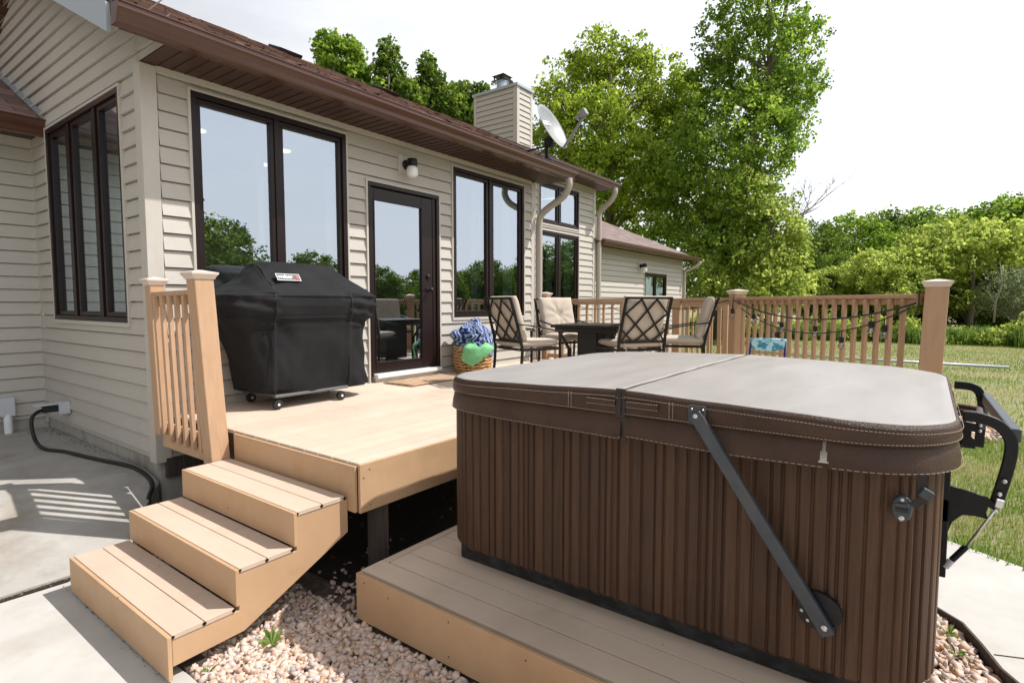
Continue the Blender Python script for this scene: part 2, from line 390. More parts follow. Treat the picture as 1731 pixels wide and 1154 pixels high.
# ------------------------------------------------------------------ camera, light
cam = bpy.data.cameras.new('camera'); co = bpy.data.objects.new('camera', cam); COL.objects.link(co)
co.location = (0, -4.95, 1.62); co.rotation_euler = (R(90-3.913), 0, R(-53.308))
cam.sensor_width = 36; cam.lens = 36*942.47/1731; cam.clip_end = 600; cam.clip_start = .05
sc.camera = co
SUN = Vector((.50, -.55, 1.0)).normalized(); ELEV = math.asin(SUN.z); AZ = math.atan2(SUN.x, SUN.y)
sl = bpy.data.lights.new('sun', 'SUN'); sl.energy = 5.0; sl.angle = R(.6); sl.color = (1, .965, .925)
so = bpy.data.objects.new('sun', sl); COL.objects.link(so); so.rotation_euler = SUN.to_track_quat('Z', 'Y').to_euler()
w = bpy.data.worlds.new('World'); sc.world = w; w.use_nodes = True; nt = w.node_tree
bg = nt.nodes['Background']; bg.inputs['Strength'].default_value = .12
sky = N(nt, 'ShaderNodeTexSky', sky_type='NISHITA'); sky.sun_disc = False; sky.sun_elevation = ELEV; sky.sun_rotation = AZ; sky.air_density = 1; sky.dust_density = 2
tc = N(nt, 'ShaderNodeTexCoord'); mp = N(nt, 'ShaderNodeMapping'); mp.inputs['Scale'].default_value = (1, 1, 3)
nt.links.new(tc.outputs['Generated'], mp.inputs[0])
cn = N(nt, 'ShaderNodeTexNoise', Scale=1.6, Detail=7, Roughness=.6); nt.links.new(mp.outputs[0], cn.inputs['Vector'])
cr = N(nt, 'ShaderNodeMapRange'); cr.inputs['From Min'].default_value = .3; cr.inputs['From Max'].default_value = .62; cr.inputs['To Min'].default_value = .62; cr.inputs['To Max'].default_value = .98
nt.links.new(cn.outputs['Fac'], cr.inputs['Value'])
mx = N(nt, 'ShaderNodeMix', data_type='RGBA'); nt.links.new(cr.outputs[0], mx.inputs[0]); nt.links.new(sky.outputs[0], mx.inputs[6]); mx.inputs[7].default_value = (8.7, 8.85, 9.2, 1)
dp = N(nt, 'ShaderNodeVectorMath', operation='DOT_PRODUCT'); nt.links.new(tc.outputs['Generated'], dp.inputs[0]); dp.inputs[1].default_value = tuple(SUN)
dr_ = N(nt, 'ShaderNodeMapRange'); dr_.inputs['From Min'].default_value = -.42; dr_.inputs['From Max'].default_value = .5; dr_.inputs['To Min'].default_value = .10; dr_.inputs['To Max'].default_value = 1.25
nt.links.new(dp.outputs['Value'], dr_.inputs['Value'])
sx_ = N(nt, 'ShaderNodeSeparateXYZ'); nt.links.new(tc.outputs['Generated'], sx_.inputs[0])
ze_ = N(nt, 'ShaderNodeMapRange'); ze_.inputs['From Min'].default_value = .50; ze_.inputs['From Max'].default_value = .95; ze_.inputs['To Min'].default_value = 1.0; ze_.inputs['To Max'].default_value = .35
nt.links.new(sx_.outputs['Z'], ze_.inputs['Value'])
mz_ = N(nt, 'ShaderNodeMath', operation='MULTIPLY'); nt.links.new(dr_.outputs[0], mz_.inputs[0]); nt.links.new(ze_.outputs[0], mz_.inputs[1])
vs_ = N(nt, 'ShaderNodeVectorMath', operation='SCALE'); nt.links.new(mx.outputs[2], vs_.inputs[0]); nt.links.new(mz_.outputs[0], vs_.inputs['Scale'])
nt.links.new(vs_.outputs[0], bg.inputs['Color'])
sc.view_settings.view_transform = 'Standard'; sc.view_settings.look = 'None'; sc.view_settings.gamma = 1; sc.view_settings.exposure = .15

# ------------------------------------------------------------------ ground
def flat(name, poly, z, mat, th=.0, kind='structure'):
    m = MB()
    if th: m.prism(poly, z-th, z, 'z')
    else: m.add([(x, y, z) for x, y in poly], [tuple(range(len(poly)))])
    o = m.obj(name, mat); tag(o, None, None, kind=kind); return o
flat('ground', [(-300,-300),(350,-300),(350,300),(-300,300)], -.06, M['lawn'])
flat('deck_shade_sheet', [(1.93,-2.40),(4.7,-2.40),(7.5,-2.4),(7.5,0),(1.93,0)], -.028, M['deckshade'])  # added near-black sheet, stands in for the deep shade below the boards
flat('gravel_bed_soil', [(1.0,-7),(3.0,-5.9),(3.16,-5.28),(3.49,-5.19),(3.66,-5.04),(4.0,-4.6),(7.6,-2.9),(7.6,1.5),(1.0,1.5)], -.035, M['soil'])
# lower slab and upper slab of the patio
pad = MB().prism([(-6,-12),(1.02,-12),(1.02,-3.2),(1.03,-2.44),(1.0,-.99),(.6,-.975),(.1,-.99),(-6,-.96)], -.12, 0, 'z')
tag(pad.obj('lower_patio_slab', M['conc'], bevel=.006), None, None, kind='structure')
crk = MB(); q = random.Random(2); cx_p = -3.0
while cx_p < 1.0:
    l = q.uniform(.03,.09); crk.box((cx_p,-.972-q.uniform(0,.012),.0),(cx_p+l,-.936,.0015+q.uniform(0,.001))); cx_p += l
tag(crk.obj('slab_crack', M['dark']), None, None, kind='structure')
def padz(y): return min(.012 + .175*max(0, y+.95), .235)
up = MB()
xs_r = lambda y: 1.85 if y > -.02 else (1.30 + (y+.95)*.48 if y < -.5 else 1.52 + (y+.5)*.66)
ys = [-.935,-.8,-.65,-.5,-.35,-.2,-.02,.1,.2,.324,.5,1.2,2.0,2.94]
for i, y in enumerate(ys):
    up.v += [(-6, y, padz(y)), (xs_r(y), y, padz(y)), (xs_r(y), y, -.12), (-6, y, -.12)]
for i in range(len(ys)-1):
    a = i*4; up.f += [(a, a+1, a+5, a+4), (a+1, a+2, a+6, a+5)]
up.f += [(0, 3, 2, 1)]
tag(up.obj('upper_patio_slab', M['concl']), None, None, kind='structure')
walk = [(3.62,-5.03),(3.49,-5.16),(3.33,-5.22),(3.14,-5.28),(2.7,-5.55),(2.3,-6.2),(2.0,-8),(5,-9),(3.9,-6.4),(4.30,-5.85),(4.55,-5.49),(4.68,-5.28),(4.79,-5.10),(5.0,-4.6),(5.1,-4.2),(4.2,-4.2)]
tag(MB().prism(walk, -.10, .0, 'z').obj('walkway', M['conc'], bevel=.006), None, None, kind='structure')
jt = MB().bar((3.315,-5.26,.002),(3.75,-6.3,.002),.006,.002); tag(jt.obj('walkway_joint', M['dark']), None, None, kind='structure')
edge = MB()
ep = [(3.72,-4.9),(3.62,-5.02),(3.49,-5.15),(3.33,-5.21),(3.14,-5.27),(2.7,-5.54),(2.4,-6.0)]
for a, b in zip(ep, ep[1:]): edge.bar((a[0],a[1],-.015),(b[0],b[1],-.015),.012,.10)
tag(edge.obj('bed_edging', M['oldwood']), 'weathered thin edging strip curving between the gravel bed and the walkway', 'garden edging')

# ------------------------------------------------------------------ siding
EXP = .1372; ZREF = 3.010
def clip(poly, keep):
    out = []
    for i in range(len(poly)):
        a, b = poly[i], poly[(i+1) % len(poly)]
        da, db = keep(a), keep(b)
        if da >= 0: out.append(a)
        if (da >= 0) != (db >= 0):
            t = da/(da-db); out.append(tuple(a[k]+(b[k]-a[k])*t for k in range(2)))
    return out
def siding(mapf, u0, u1, z0, z1, holes=(), limit=None, lap=.022, e=EXP, gapz=.0105):
    """clapboards; mapf(u, w, z) -> point, w = outward. holes = [(ua,ub,za,zb)]; limit(u,z)>=0 is kept"""
    mb = MB(); k0 = math.floor((z0-ZREF)/e); k1 = math.ceil((z1-ZREF)/e)
    for k in range(k0, k1+1):
        a = ZREF+k*e; b = a+e; za = max(a, z0); zb = min(b, z1)
        if zb-za < .004: continue
        us = sorted({u0, u1, *[h for hh in holes for h in hh[:2] if u0 < h < u1]})
        for ua, ub in zip(us, us[1:]):
            segs = [(za, zb)]
            for h in holes:
                if h[0] <= ua+1e-6 and h[1] >= ub-1e-6:
                    ns = []
                    for s, t in segs:
                        if h[3] <= s or h[2] >= t: ns.append((s, t)); continue
                        if h[2] > s: ns.append((s, h[2]))
                        if h[3] < t: ns.append((h[3], t))
                    segs = ns
            for s, t in segs:
                tt = min(t, b-gapz) if t > b-gapz else t
                if tt-s < .002: continue
                if t > b-gapz: mb.add([mapf(ua, lap*gapz/e+.004, tt), mapf(ub, lap*gapz/e+.004, tt), mapf(ub, -.014, tt), mapf(ua, -.014, tt)], [(0,1,2,3)]) if not limit or (limit(ua, tt) > 0 and limit(ub, tt) > 0) else None
                poly = [(ua, s), (ub, s), (ub, tt), (ua, tt)]
                if limit: poly = clip(poly, lambda p: limit(p[0], p[1]))
                if len(poly) < 3: continue
                W = lambda z: lap*(1-(z-a)/e) + .004
                mb.add([mapf(u, W(z), z) for u, z in poly], [tuple(range(len(poly)))])
                if abs(s-a) < 1e-6:
                    mb.add([mapf(ua, -.014, a-gapz-.002), mapf(ub, -.014, a-gapz-.002), mapf(ub, -.014, a+.002), mapf(ua, -.014, a+.002)], [(0,1,2,3)])
                    bot = [p for p in poly if abs(p[1]-a) < 1e-6]
                    if len(bot) >= 2:
                        x0 = min(p[0] for p in bot); x1 = max(p[0] for p in bot)
                        mb.add([mapf(x0, W(a), a), mapf(x1, W(a), a), mapf(x1, -.014, a), mapf(x0, -.014, a)], [(0,1,2,3)])
    return mb
mF = lambda u, w, z: (u, -w, z)                 # long wall, y = 0
mS = lambda u, w, z: (1.85-w, u, z)             # end wall, x = 1.85
mK = lambda u, w, z: (u, 2.94-w, z)             # wall of the left wing
m2 = lambda u, w, z: (u, 1.30-w, z)             # recessed wall
m3 = lambda u, w, z: (u, 1.60-w, z)             # far wing
mR = lambda u, w, z: (7.20+w, u, z)

house = thing('house', 'beige clapboard house with brown gutters, dark brown windows and shingle roof', 'house')
H_F = [(2.19,3.715,1.30,3.365), (3.985,5.085,.74,2.945), (5.345,6.91,1.435,3.36)]
siding(mF, 1.95, 7.12, .36, 3.44, H_F).obj('front_wall', M['siding'], house)
rake = lambda u, z: (3.53+.5*(u+.36)) - z
H_S = [(.405,2.36,1.455,3.38)]
siding(mS, -.50, .03, 3.478, 4.2, (), lambda u, z: rake(u, z)+.12).obj('eave_return', M['siding'], house)
siding(mS, .02, 2.93, .36, 6.2, H_S, lambda u, z: min(rake(u, z), 3.53+.5*(u+.36)-z)).obj('end_wall', M['siding'], house)
siding(mS, 2.93, 6.5, 3.4, 6.2, (), lambda u, z: min(rake(u, z), 3.53+.5*(5.9-(u-.0))+.4-z)).obj('end_wall', M['siding'], house)
siding(mK, -7, 1.835, .36, 3.40).obj('wing_wall', M['siding'], house)
siding(m2, 7.2, 11.48, .36, 4.25, [(9.22,10.83,3.2,4.06),(9.22,10.83,.9,3.1)]).obj('recessed_wall', M['siding'], house)
siding(m3, 11.6, 18.08, .30, 3.02, [(15.07,16.77,1.3,2.52)]).obj('far_wing_wall', M['siding'], house)
siding(mR, 0, 1.3, .36, 4.0).obj('return_wall', M['siding'], house)
# corner boards, frieze
cb = B(((1.825,-.022,.33),(1.945,.0,3.47)), ((1.825,0,.33),(1.848,.10,3.47)))
cb.obj('corner_board', M['trimb'], house, bevel=.003)
B(((7.115,-.022,.33),(7.225,0,3.46))).obj('corner_board', M['trimb'], house, bevel=.003)
B(((11.47,1.275,.33),(11.58,1.30,4.24))).obj('corner_board', M['trimb'], house)
B(((18.07,1.575,.3),(18.17,1.60,3.05))).obj('corner_board', M['trimb'], house)
B(((1.832,2.915,.3),(1.85,2.938,3.42))).obj('inner_corner_strip', M['trimb'], house)
B(((1.945,-.028,3.425),(7.115,-.0,3.49))).obj('frieze_board', M['trimb'], house, bevel=.003)
B(((7.225,1.27,4.20),(11.47,1.30,4.26))).obj('frieze_board', M['trimb'], house)
B(((-7,2.912,3.30),(1.83,2.938,3.40))).obj('frieze_board', M['trimb'], house)
# foundation
B(((1.87,.02,-.1),(7.2,.2,.36)), ((1.87,.201,-.1),(2.05,2.94,.36)), ((-7,2.96,-.1),(1.86,3.1,.36)), ((7.1,.201,-.1),(7.198,1.3,.36)), ((7.2,1.32,-.1),(11.5,1.5,.36)), ((11.5,1.62,-.1),(18.1,1.8,.3))).obj('foundation', M['found'], house)
# weathered ledger under the front wall end
B(((1.90,-.03,.20),(2.35,.01,.36))).obj('ledger_board', M['oldwood'], house)

def window(mapf, u0, u1, z0, z1, panes, trim=.022, fw=.045, label=None, rows=None, depth=.05, parent=house, name='window'):
    """panes: list of (ua,ub) glass spans"""
    def bx(mb, a, b, c, d, w0, w1):
        p = mapf(a, w0, c); q = mapf(b, w1, d); mb.box(p, q)
    fr = MB()
    rws = rows or [(z0+fw+.045, z1-fw-.045)]
    # outer frame
    bx(fr, u0, u1, z1-fw, z1, -.07, .030); bx(fr, u0, u1, z0, z0+fw, -.07, .030)
    bx(fr, u0, u0+fw, z0+fw, z1-fw, -.07, .030); bx(fr, u1-fw, u1, z0+fw, z1-fw, -.07, .030)
    for (a, b), (c, d) in zip(panes, panes[1:]): bx(fr, (b+c)/2-.026, (b+c)/2+.026, z0+fw, z1-fw, -.07, .020)
    wo = fr.obj(name, M['frame'], parent, bevel=.003)
    if label: wo['label'] = label
    sash = MB(); s = .042
    gl = []
    for a, b in panes:
        for c, d in rws:
            bx(sash, a-s, b+s, d, d+s, -.05, .008); bx(sash, a-s, b+s, c-s, c, -.05, .008)
            bx(sash, a-s, a, c, d, -.05, .008); bx(sash, b, b+s, c, d, -.05, .008)
            g = MB(); g.add([mapf(a, -.018, c), mapf(b, -.018, c), mapf(b, -.018, d), mapf(a, -.018, d)], [(3,2,1,0) if mapf is mS else (0,1,2,3)])
            gl.append(g)
    sash.obj('sash', M['frame'], wo, bevel=.004)
    tr = MB(); t = trim
    bx(tr, u0-t, u1+t, z1, z1+t, 0, .034); bx(tr, u0-t, u1+t, z0-t*1.6, z0, 0, .036)
    bx(tr, u0-t, u0, z0, z1, 0, .034); bx(tr, u1, u1+t, z0, z1, 0, .034)
    tr.obj('trim', M['trimb'], wo, bevel=.002)
    for g in gl: g.obj('pane', M['glass'], wo, fix=False)
    return wo
window(mF, 2.19, 3.715, 1.30, 3.365, [(2.275,2.885),(3.02,3.63)])
window(mF, 5.345, 6.91, 1.435, 3.36, [(5.43,6.04),(6.20,6.82)])
window(mS, .405, 2.36, 1.455, 3.38, [(.50,.92),(1.12,1.62),(1.83,2.26)])
window(m2, 9.24, 10.81, 3.22, 4.04, [(9.34,9.93),(10.10,10.71)], fw=.05)
window(m2, 9.24, 10.81, .92, 3.08, [(9.34,9.93),(10.10,10.71)], fw=.05)
window(m3, 15.09, 16.75, 1.32, 2.50, [(15.2,15.85),(16.0,16.64)], fw=.07)
# door
dr = B(((3.985,-.034,.80),(4.03,.09,2.90)), ((5.04,-.034,.80),(5.085,.09,2.90)), ((3.985,-.034,2.90),(5.085,.09,2.945)), ((4.985,-.015,.83),(5.04,.07,2.90)))
door = dr.obj('door', M['frame'], house, bevel=.004); door['label'] = 'dark brown glass patio door with black knob'
lf = B(((4.035,-.012,.85),(4.085,.03,2.89)), ((4.80,-.012,.85),(4.98,.03,2.89)), ((4.085,-.012,2.76),(4.80,.03,2.89)), ((4.085,-.012,.85),(4.80,.03,.955)))
lf.obj('door_leaf', M['frame'], door, bevel=.006)
MB().add([(4.085,.006,.955),(4.80,.006,.955),(4.80,.006,2.76),(4.085,.006,2.76)], [(0,1,2,3)]).obj('pane', M['glass'], door, fix=False)
B(((4.085,-.018,.940),(4.80,-.0,.957)), ((4.085,-.018,2.758),(4.80,-.0,2.775)), ((4.075,-.018,.94),(4.087,0,2.775)), ((4.798,-.018,.94),(4.810,0,2.775))).obj('glazing_bead', M['frame'], door)
B(((4.03,-.10,.785),(5.05,.06,.83))).obj('threshold', M['white'], door, bevel=.006)
B(((4.03,-.06,.742),(5.05,.0,.785))).obj('threshold_riser', M['trimb'], door)
k = MB(); k.lathe([(.026,-.012),(.026,-.02),(.011,-.024),(.011,-.05),(.026,-.058),(.030,-.072),(.022,-.088),(.004,-.092)], (4.90,0,1.785), 16, 'y'); k.obj('door_knob', M['blackm'], door, smooth=True)
k = MB(); k.lathe([(.028,-.012),(.028,-.03),(.02,-.036)], (4.90,0,1.945), 16, 'y'); k.obj('deadbolt', M['blackm'], door, smooth='auto')
B(((3.962,-.036,.742),(3.985,0,2.967)), ((5.085,-.036,.742),(5.108,0,2.967)), ((3.985,-.036,2.945),(5.085,0,2.967))).obj('trim', M['trimb'], door, bevel=.002)

# ------------------------------------------------------------------ roofs
PIT = .5
def roof_sheet(p0, u, v, lu, lv, name, th=.03, mat='shingle', poly=None):
    """sheet with UVs in metres; poly = list of (a,b) in units of u,v (metres)"""
    p0 = Vector(p0); u = Vector(u).normalized(); v = Vector(v).normalized(); n = u.cross(v).normalized()
    poly = poly or [(0,0),(lu,0),(lu,lv),(0,lv)]
    top = [p0+u*a+v*b+n*th for a, b in poly]; bot = [p0+u*a+v*b for a, b in poly]; m = len(poly)
    me = bpy.data.meshes.new(name)
    me.from_pydata([tuple(x) for x in top+bot], [], [tuple(range(m)), tuple(reversed(range(m, 2*m)))]+[(i, i+m, (i+1) % m+m, (i+1) % m) for i in range(m)])
    uv = me.uv_layers.new(name='UVMap')
    for lp in me.loops:
        a, b = poly[lp.vertex_index % m]; uv.data[lp.index].uv = (a, b)
    me.materials.append(M[mat]); o = bpy.data.objects.new(name, me); COL.objects.link(o); o.parent = house; return o
# front slope of the main roof: eave z 3.60 at y=-.53 ; ridge y=3.15
sl_len = math.hypot(1, .5)
RX0 = 1.52
front_len = (3.12+.53)*sl_len
back2 = (3.12-.83)*sl_len
roof_sheet((RX0,-.53,3.585), (1,0,0), (0,1,.5), 0, 0, 'roof', poly=[(0,0),(7.46-RX0,0),(7.46-RX0,front_len-back2),(11.85-RX0,front_len-back2),(11.85-RX0,front_len),(0,front_len)])
rr = roof_sheet((RX0,3.12+3.65,3.585), (-1,0,0), (0,-1,.5), 0, 0, 'roof_back', poly=[(0,0),(RX0-11.85,0),(RX0-11.85,front_len),(0,front_len)])
# shingle courses give the slope real edges
sh = MB(); nrow = int(front_len/.145)
for i in range(nrow):
    t0 = i*.145; x1 = 7.46 if t0 < front_len-back2 else 11.85
    y = -.53+t0/sl_len; z = 3.585+.5*t0/sl_len
    x = RX0
    while x < x1:
        wd = rng.uniform(.16,.42); xe = min(x+wd, x1); th = rng.choice([.034,.038,.044,.05])
        y2 = y+.16/sl_len; z2 = z+.08/sl_len
        n = Vector((0,-.447,.894))
        sh.add([(x,y-.447*th,z+.894*th),(xe-.004,y-.447*th,z+.894*th),(xe-.004,y2-.447*.031,z2+.894*.031),(x,y2-.447*.031,z2+.894*.031),(x,y-.447*.02,z+.894*.02),(xe-.004,y-.447*.02,z+.894*.02)], [(0,1,2,3),(4,5,1,0)])
        x = xe
o = sh.obj('shingle_courses', M['shingle'], house, fix=False)
uv = o.data.uv_layers.new(name='UVMap')
for lp in o.data.loops:
    c = o.data.vertices[lp.vertex_index].co; uv.data[lp.index].uv = (c.x, (c.y+.53)*sl_len)
# roof vents
for vx in (4.63, 6.52):
    v = MB().add([(vx,2.68,5.22),(vx+.36,2.68,5.22),(vx+.36,2.95,5.35),(vx,2.95,5.35),(vx,2.62,5.27),(vx+.36,2.62,5.27),(vx+.36,2.95,5.41),(vx,2.95,5.41)], [(0,3,2,1),(4,5,6,7),(0,1,5,4),(1,2,6,5),(2,3,7,6),(3,0,4,7)])
    v.obj('roof_vent', M['frame'], house, bevel=.01)
# soffits and fascia
B(((1.84,-.50,3.475),(7.42,.0,3.49)), ((7.2,.90,4.22),(11.8,1.3,4.235)), ((11.58,1.22,3.03),(18.5,1.6,3.045)), ((-7,2.5,3.385),(1.84,2.94,3.40))).obj('soffit', M['soffit'], house)
sg = MB()
for i in range(56):
    x = 1.95+i*.1; sg.box((x,-.46,3.470),(x+.006,-.03,3.476))
sg.obj('soffit_groove', M['dark'], house)
B(((1.535,-.52,3.46),(7.44,-.50,3.60)), ((7.2,.88,4.21),(11.83,.90,4.31)), ((11.58,1.2,3.02),(18.5,1.22,3.10))).obj('fascia_board', M['gutter'], house)
def gutter(x0, x1, y, z, s=1.0):
    # K-style profile, front towards -y
    pr = [(0,0),(-.065,0),(-.075,.015),(-.080,.05),(-.105,.075),(-.118,.095),(-.118,.125),(-.128,.127),(-.128,.135),(-.108,.135),(-.108,.10),(-.09,.08),(-.068,.055),(-.062,.012),(-.006,.012),(-.006,.13),(0,.13)]
    m = MB().prism([(y+a*s, z+b*s) for a, b in pr], x0, x1, 'x')
    for xe in (x0, x1): m.prism([(y, z),(y-.07*s, z),(y-.118*s, z+.09*s),(y-.122*s, z+.133*s),(y, z+.133*s)], xe-.003, xe+.003, 'x')
    return m.obj('gutter', M['gutter'], house)
gutter(1.49, 7.45, -.522, 3.462)
gutter(7.3, 11.86, .878, 4.20, .95)
gutter(11.7, 18.6, 1.20, 2.98, .95)
gutter(-7, 1.845, 2.49, 3.33, 1.15)
# rake of the near gable: soffit return, fascia (pale metal-clad) following the slope
rk = MB(); 
a = Vector((1.50,-.40,3.46)); b = Vector((1.50,3.12,3.46+.5*3.52))
rk.add([(1.50,a.y,a.z),(1.525,a.y,a.z),(1.525,b.y,b.z),(1.50,b.y,b.z),(1.50,a.y,a.z+.20),(1.525,a.y,a.z+.20),(1.525,b.y,b.z+.20),(1.50,b.y,b.z+.20)], [(0,3,2,1),(4,5,6,7),(0,1,5,4),(1,2,6,5),(2,3,7,6),(3,0,4,7)])
rk.obj('rake_board', M['metal_flash'], house)


# left wing roof, slope falling towards -y
wl = (6.6-2.42)*sl_len
roof_sheet((-7,2.42,3.47), (1,0,0), (0,1,.5), 0, 0, 'wing_roof', poly=[(0,0),(8.84,0),(8.84,wl),(0,wl)])
MB().bar((1.835,2.45,3.55),(1.835,6.0,3.55+1.775),.012,.07).obj('roof_flashing', M['metal_flash'], house)
# far wing hipped roof
hz = 3.06
hip = [(11.5,1.15,hz),(18.55,1.15,hz),(14.85,4.85,hz+1.85),(11.5,4.85,hz+1.85),(18.55,8.5,hz)]
me = bpy.data.meshes.new('far_wing_roof'); me.from_pydata(hip, [], [(0,1,2,3),(1,4,2)])
uv = me.uv_layers.new(name='UVMap')
for lp in me.loops:
    c = me.vertices[lp.vertex_index].co; uv.data[lp.index].uv = (c.x, c.y*1.1)
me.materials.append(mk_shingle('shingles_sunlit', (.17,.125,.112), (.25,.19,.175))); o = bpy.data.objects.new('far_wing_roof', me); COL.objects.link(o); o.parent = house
B(((18.5,1.2,3.0),(18.56,8.5,3.09))).obj('gutter', M['gutter'], house)
# downspouts (round beige elbows)
def spout(pts, r=.052, name='downspout'):
    P = [Vector(p) for p in pts]; sm = []
    for i in range(len(P)-1):
        for t in range(8):
            u = t/8; p0 = P[max(i-1,0)]; p1 = P[i]; p2 = P[i+1]; p3 = P[min(i+2,len(P)-1)]
            sm.append(.5*((2*p1)+(-p0+p2)*u+(2*p0-5*p1+4*p2-p3)*u*u+(-p0+3*p1-3*p2+p3)*u**3))
    sm.append(P[-1]); return MB().tube(sm, r, 12).obj(name, M['down'], house, smooth='auto')
spout([(7.28,-.58,3.47),(7.28,-.58,3.36),(7.29,-.48,3.22),(7.29,-.22,3.08),(7.29,-.08,2.98),(7.29,-.045,2.84),(7.29,-.045,2.5),(7.29,-.045,1.5),(7.29,-.045,.5)])
spout([(11.62,.82,4.20),(11.62,.82,4.08),(11.63,.95,3.9),(11.64,1.12,3.80),(11.66,1.22,3.68),(11.66,1.23,3.4),(11.66,1.23,2),(11.66,1.23,.4)], .06)
spout([(18.4,1.12,2.98),(18.4,1.12,2.9),(18.3,1.3,2.78),(18.24,1.5,2.68),(18.24,1.55,2.5),(18.24,1.55,1.5),(18.24,1.55,.3)], .06)
# chimney
ch = siding(lambda u, w, z: (u, 3.65-w, z), 11.83, 12.32, 4.0, 7.12)
c2 = siding(lambda u, w, z: (11.75-w, u, z), 3.73, 4.98, 4.0, 7.12)
ch.add(c2.v, c2.f)
ch.box((11.76,3.66,4.0),(12.39,5.05,7.12))
chim = ch.obj('chimney', M['siding'], house)
B(((11.725,3.625,4.0),(11.83,3.75,7.12)), ((12.32,3.625,4.0),(12.41,3.70,7.12)), ((11.725,4.98,4.0),(11.76,5.07,7.12))).obj('corner_trim', M['trimb'], chim)
B(((11.69,3.59,7.12),(12.44,5.10,7.19))).obj('chimney_cap', M['metal_flash'], chim, bevel=.004)
fl = MB(); fl.lathe([(.15,7.19),(.15,7.44),(.19,7.45),(.19,7.46)], (12.05,4.35,0), 20); fl.obj('flue', M['zinc'], chim, smooth='auto')
fc = MB(); fc.prism([(11.83,7.46),(12.27,7.46),(12.21,7.50),(11.89,7.50)], 4.13, 4.57, 'y')
for a in (-.15,.15):
    for b in (-.15,.15): fc.box((12.05+a-.012,4.35+b-.012,7.5),(12.05+a+.012,4.35+b+.012,7.60))
fc.add([(11.85,4.15,7.59),(12.25,4.15,7.59),(12.25,4.55,7.59),(11.85,4.55,7.59),(12.05,4.35,7.70)], [(0,3,2,1),(0,1,4),(1,2,4),(2,3,4),(3,0,4)])
fc.obj('flue_cap', M['frame'], chim)
# room behind the glass
for bx0 in (((2.0,2.75,.5),(7.1,2.85,3.4)), ((7.05,.12,.5),(7.12,2.7,3.37)), ((7.2,4.6,.5),(11.4,4.7,4.3)), ((14.5,3.5,.4),(17.5,3.6,3)), ((11.4,1.4,.4),(11.5,4.55,4.1))): B(bx0).obj('room_wall', M['inner'], house)
B(((1.95,.1,3.38),(7.1,2.85,3.42)), ((7.2,1.4,4.15),(11.5,4.7,4.2)), ((11.6,1.7,2.95),(18,3.6,2.99))).obj('room_ceiling', M['ceil'], house)
B(((1.95,.1,.74),(7.1,2.85,.78)), ((7.2,1.4,.7),(11.5,4.7,.75))).obj('room_floor', M['roomfloor'], house)
def curtain(mapf, u0, u1, z0, z1, name, label, amp=.02, fr=60, w=-.16):
    m = MB().grid(lambda a, b: mapf(u0+(u1-u0)*b, w+amp*math.sin((u0+(u1-u0)*b)*fr+2*a)+.004*math.sin(b*40), z0+(z1-z0)*a), 10, max(12, int((u1-u0)*160)))
    return tag(m.obj(name, M['curtain'], smooth=True, solid=.004), label, 'curtain', 'curtains behind the windows')
curtain(mS, .70, 1.12, 1.45, 3.32, 'curtain', 'pale curtain in the pane of the side window nearest the house corner', .010, 60, -.095)
curtain(mS, 1.38, 1.86, 1.45, 3.32, 'curtain', 'pale curtain in the middle pane of the three-part side window', .010, 60, -.095)
curtain(mS, 2.05, 2.52, 1.45, 3.32, 'curtain', 'pale curtain in the pane of the side window nearest the inner corner', .010, 60, -.095)
curtain(mF, 2.84, 2.91, .9, 3.3, 'curtain', 'narrow curtain at the centre mullion of the window behind the grill')
curtain(mF, 3.59, 3.66, .9, 3.3, 'curtain', 'narrow curtain at the right edge of the window behind the grill')
curtain(mF, 5.93, 6.1, .9, 3.3, 'curtain', 'narrow curtain at the centre mullion of the window above the towel basket')
curtain(mF, 6.62, 6.88, .9, 3.3, 'curtain', 'wide curtain at the right edge of the window above the towel basket')
curtain(m2, 9.8, 9.98, .9, 3.05, 'curtain', 'narrow curtain at the centre mullion of the tall recessed window')
curtain(m2, 10.52, 10.78, .9, 3.05, 'curtain', 'narrow curtain at the right edge of the tall recessed window')
# recessed ceiling lamps inside (lit)
em, nte, be = newmat('ceiling_lamp_glow'); be.inputs['Emission Color'].default_value = (1,.72,.42,1); be.inputs['Emission Strength'].default_value = 2.5
for i, (x, y, l) in enumerate(((2.75,1.1,'nearest the house corner'), (3.7,1.1,'in the middle'), (3.9,1.9,'deepest in the room'))):
    o = MB().lathe([(.075,3.37),(.075,3.378),(.02,3.379)], (x,y,0), 16).obj('ceiling_lamp', em, None)
    pl0 = bpy.data.lights.new('ceiling_light', 'SPOT'); pl0.spot_size = R(125); pl0.spot_blend = 1; pl0.energy = (90, 10, 10)[i]; pl0.color = (1,.94,.85); pl0.shadow_soft_size = .08; po0 = bpy.data.objects.new('ceiling_light', pl0); COL.objects.link(po0); po0.location = (x, y, 3.36)
    tag(o, 'lit recessed ceiling lamp seen through the big window, '+l, 'ceiling lamp', 'recessed lamps in the sunroom ceiling')

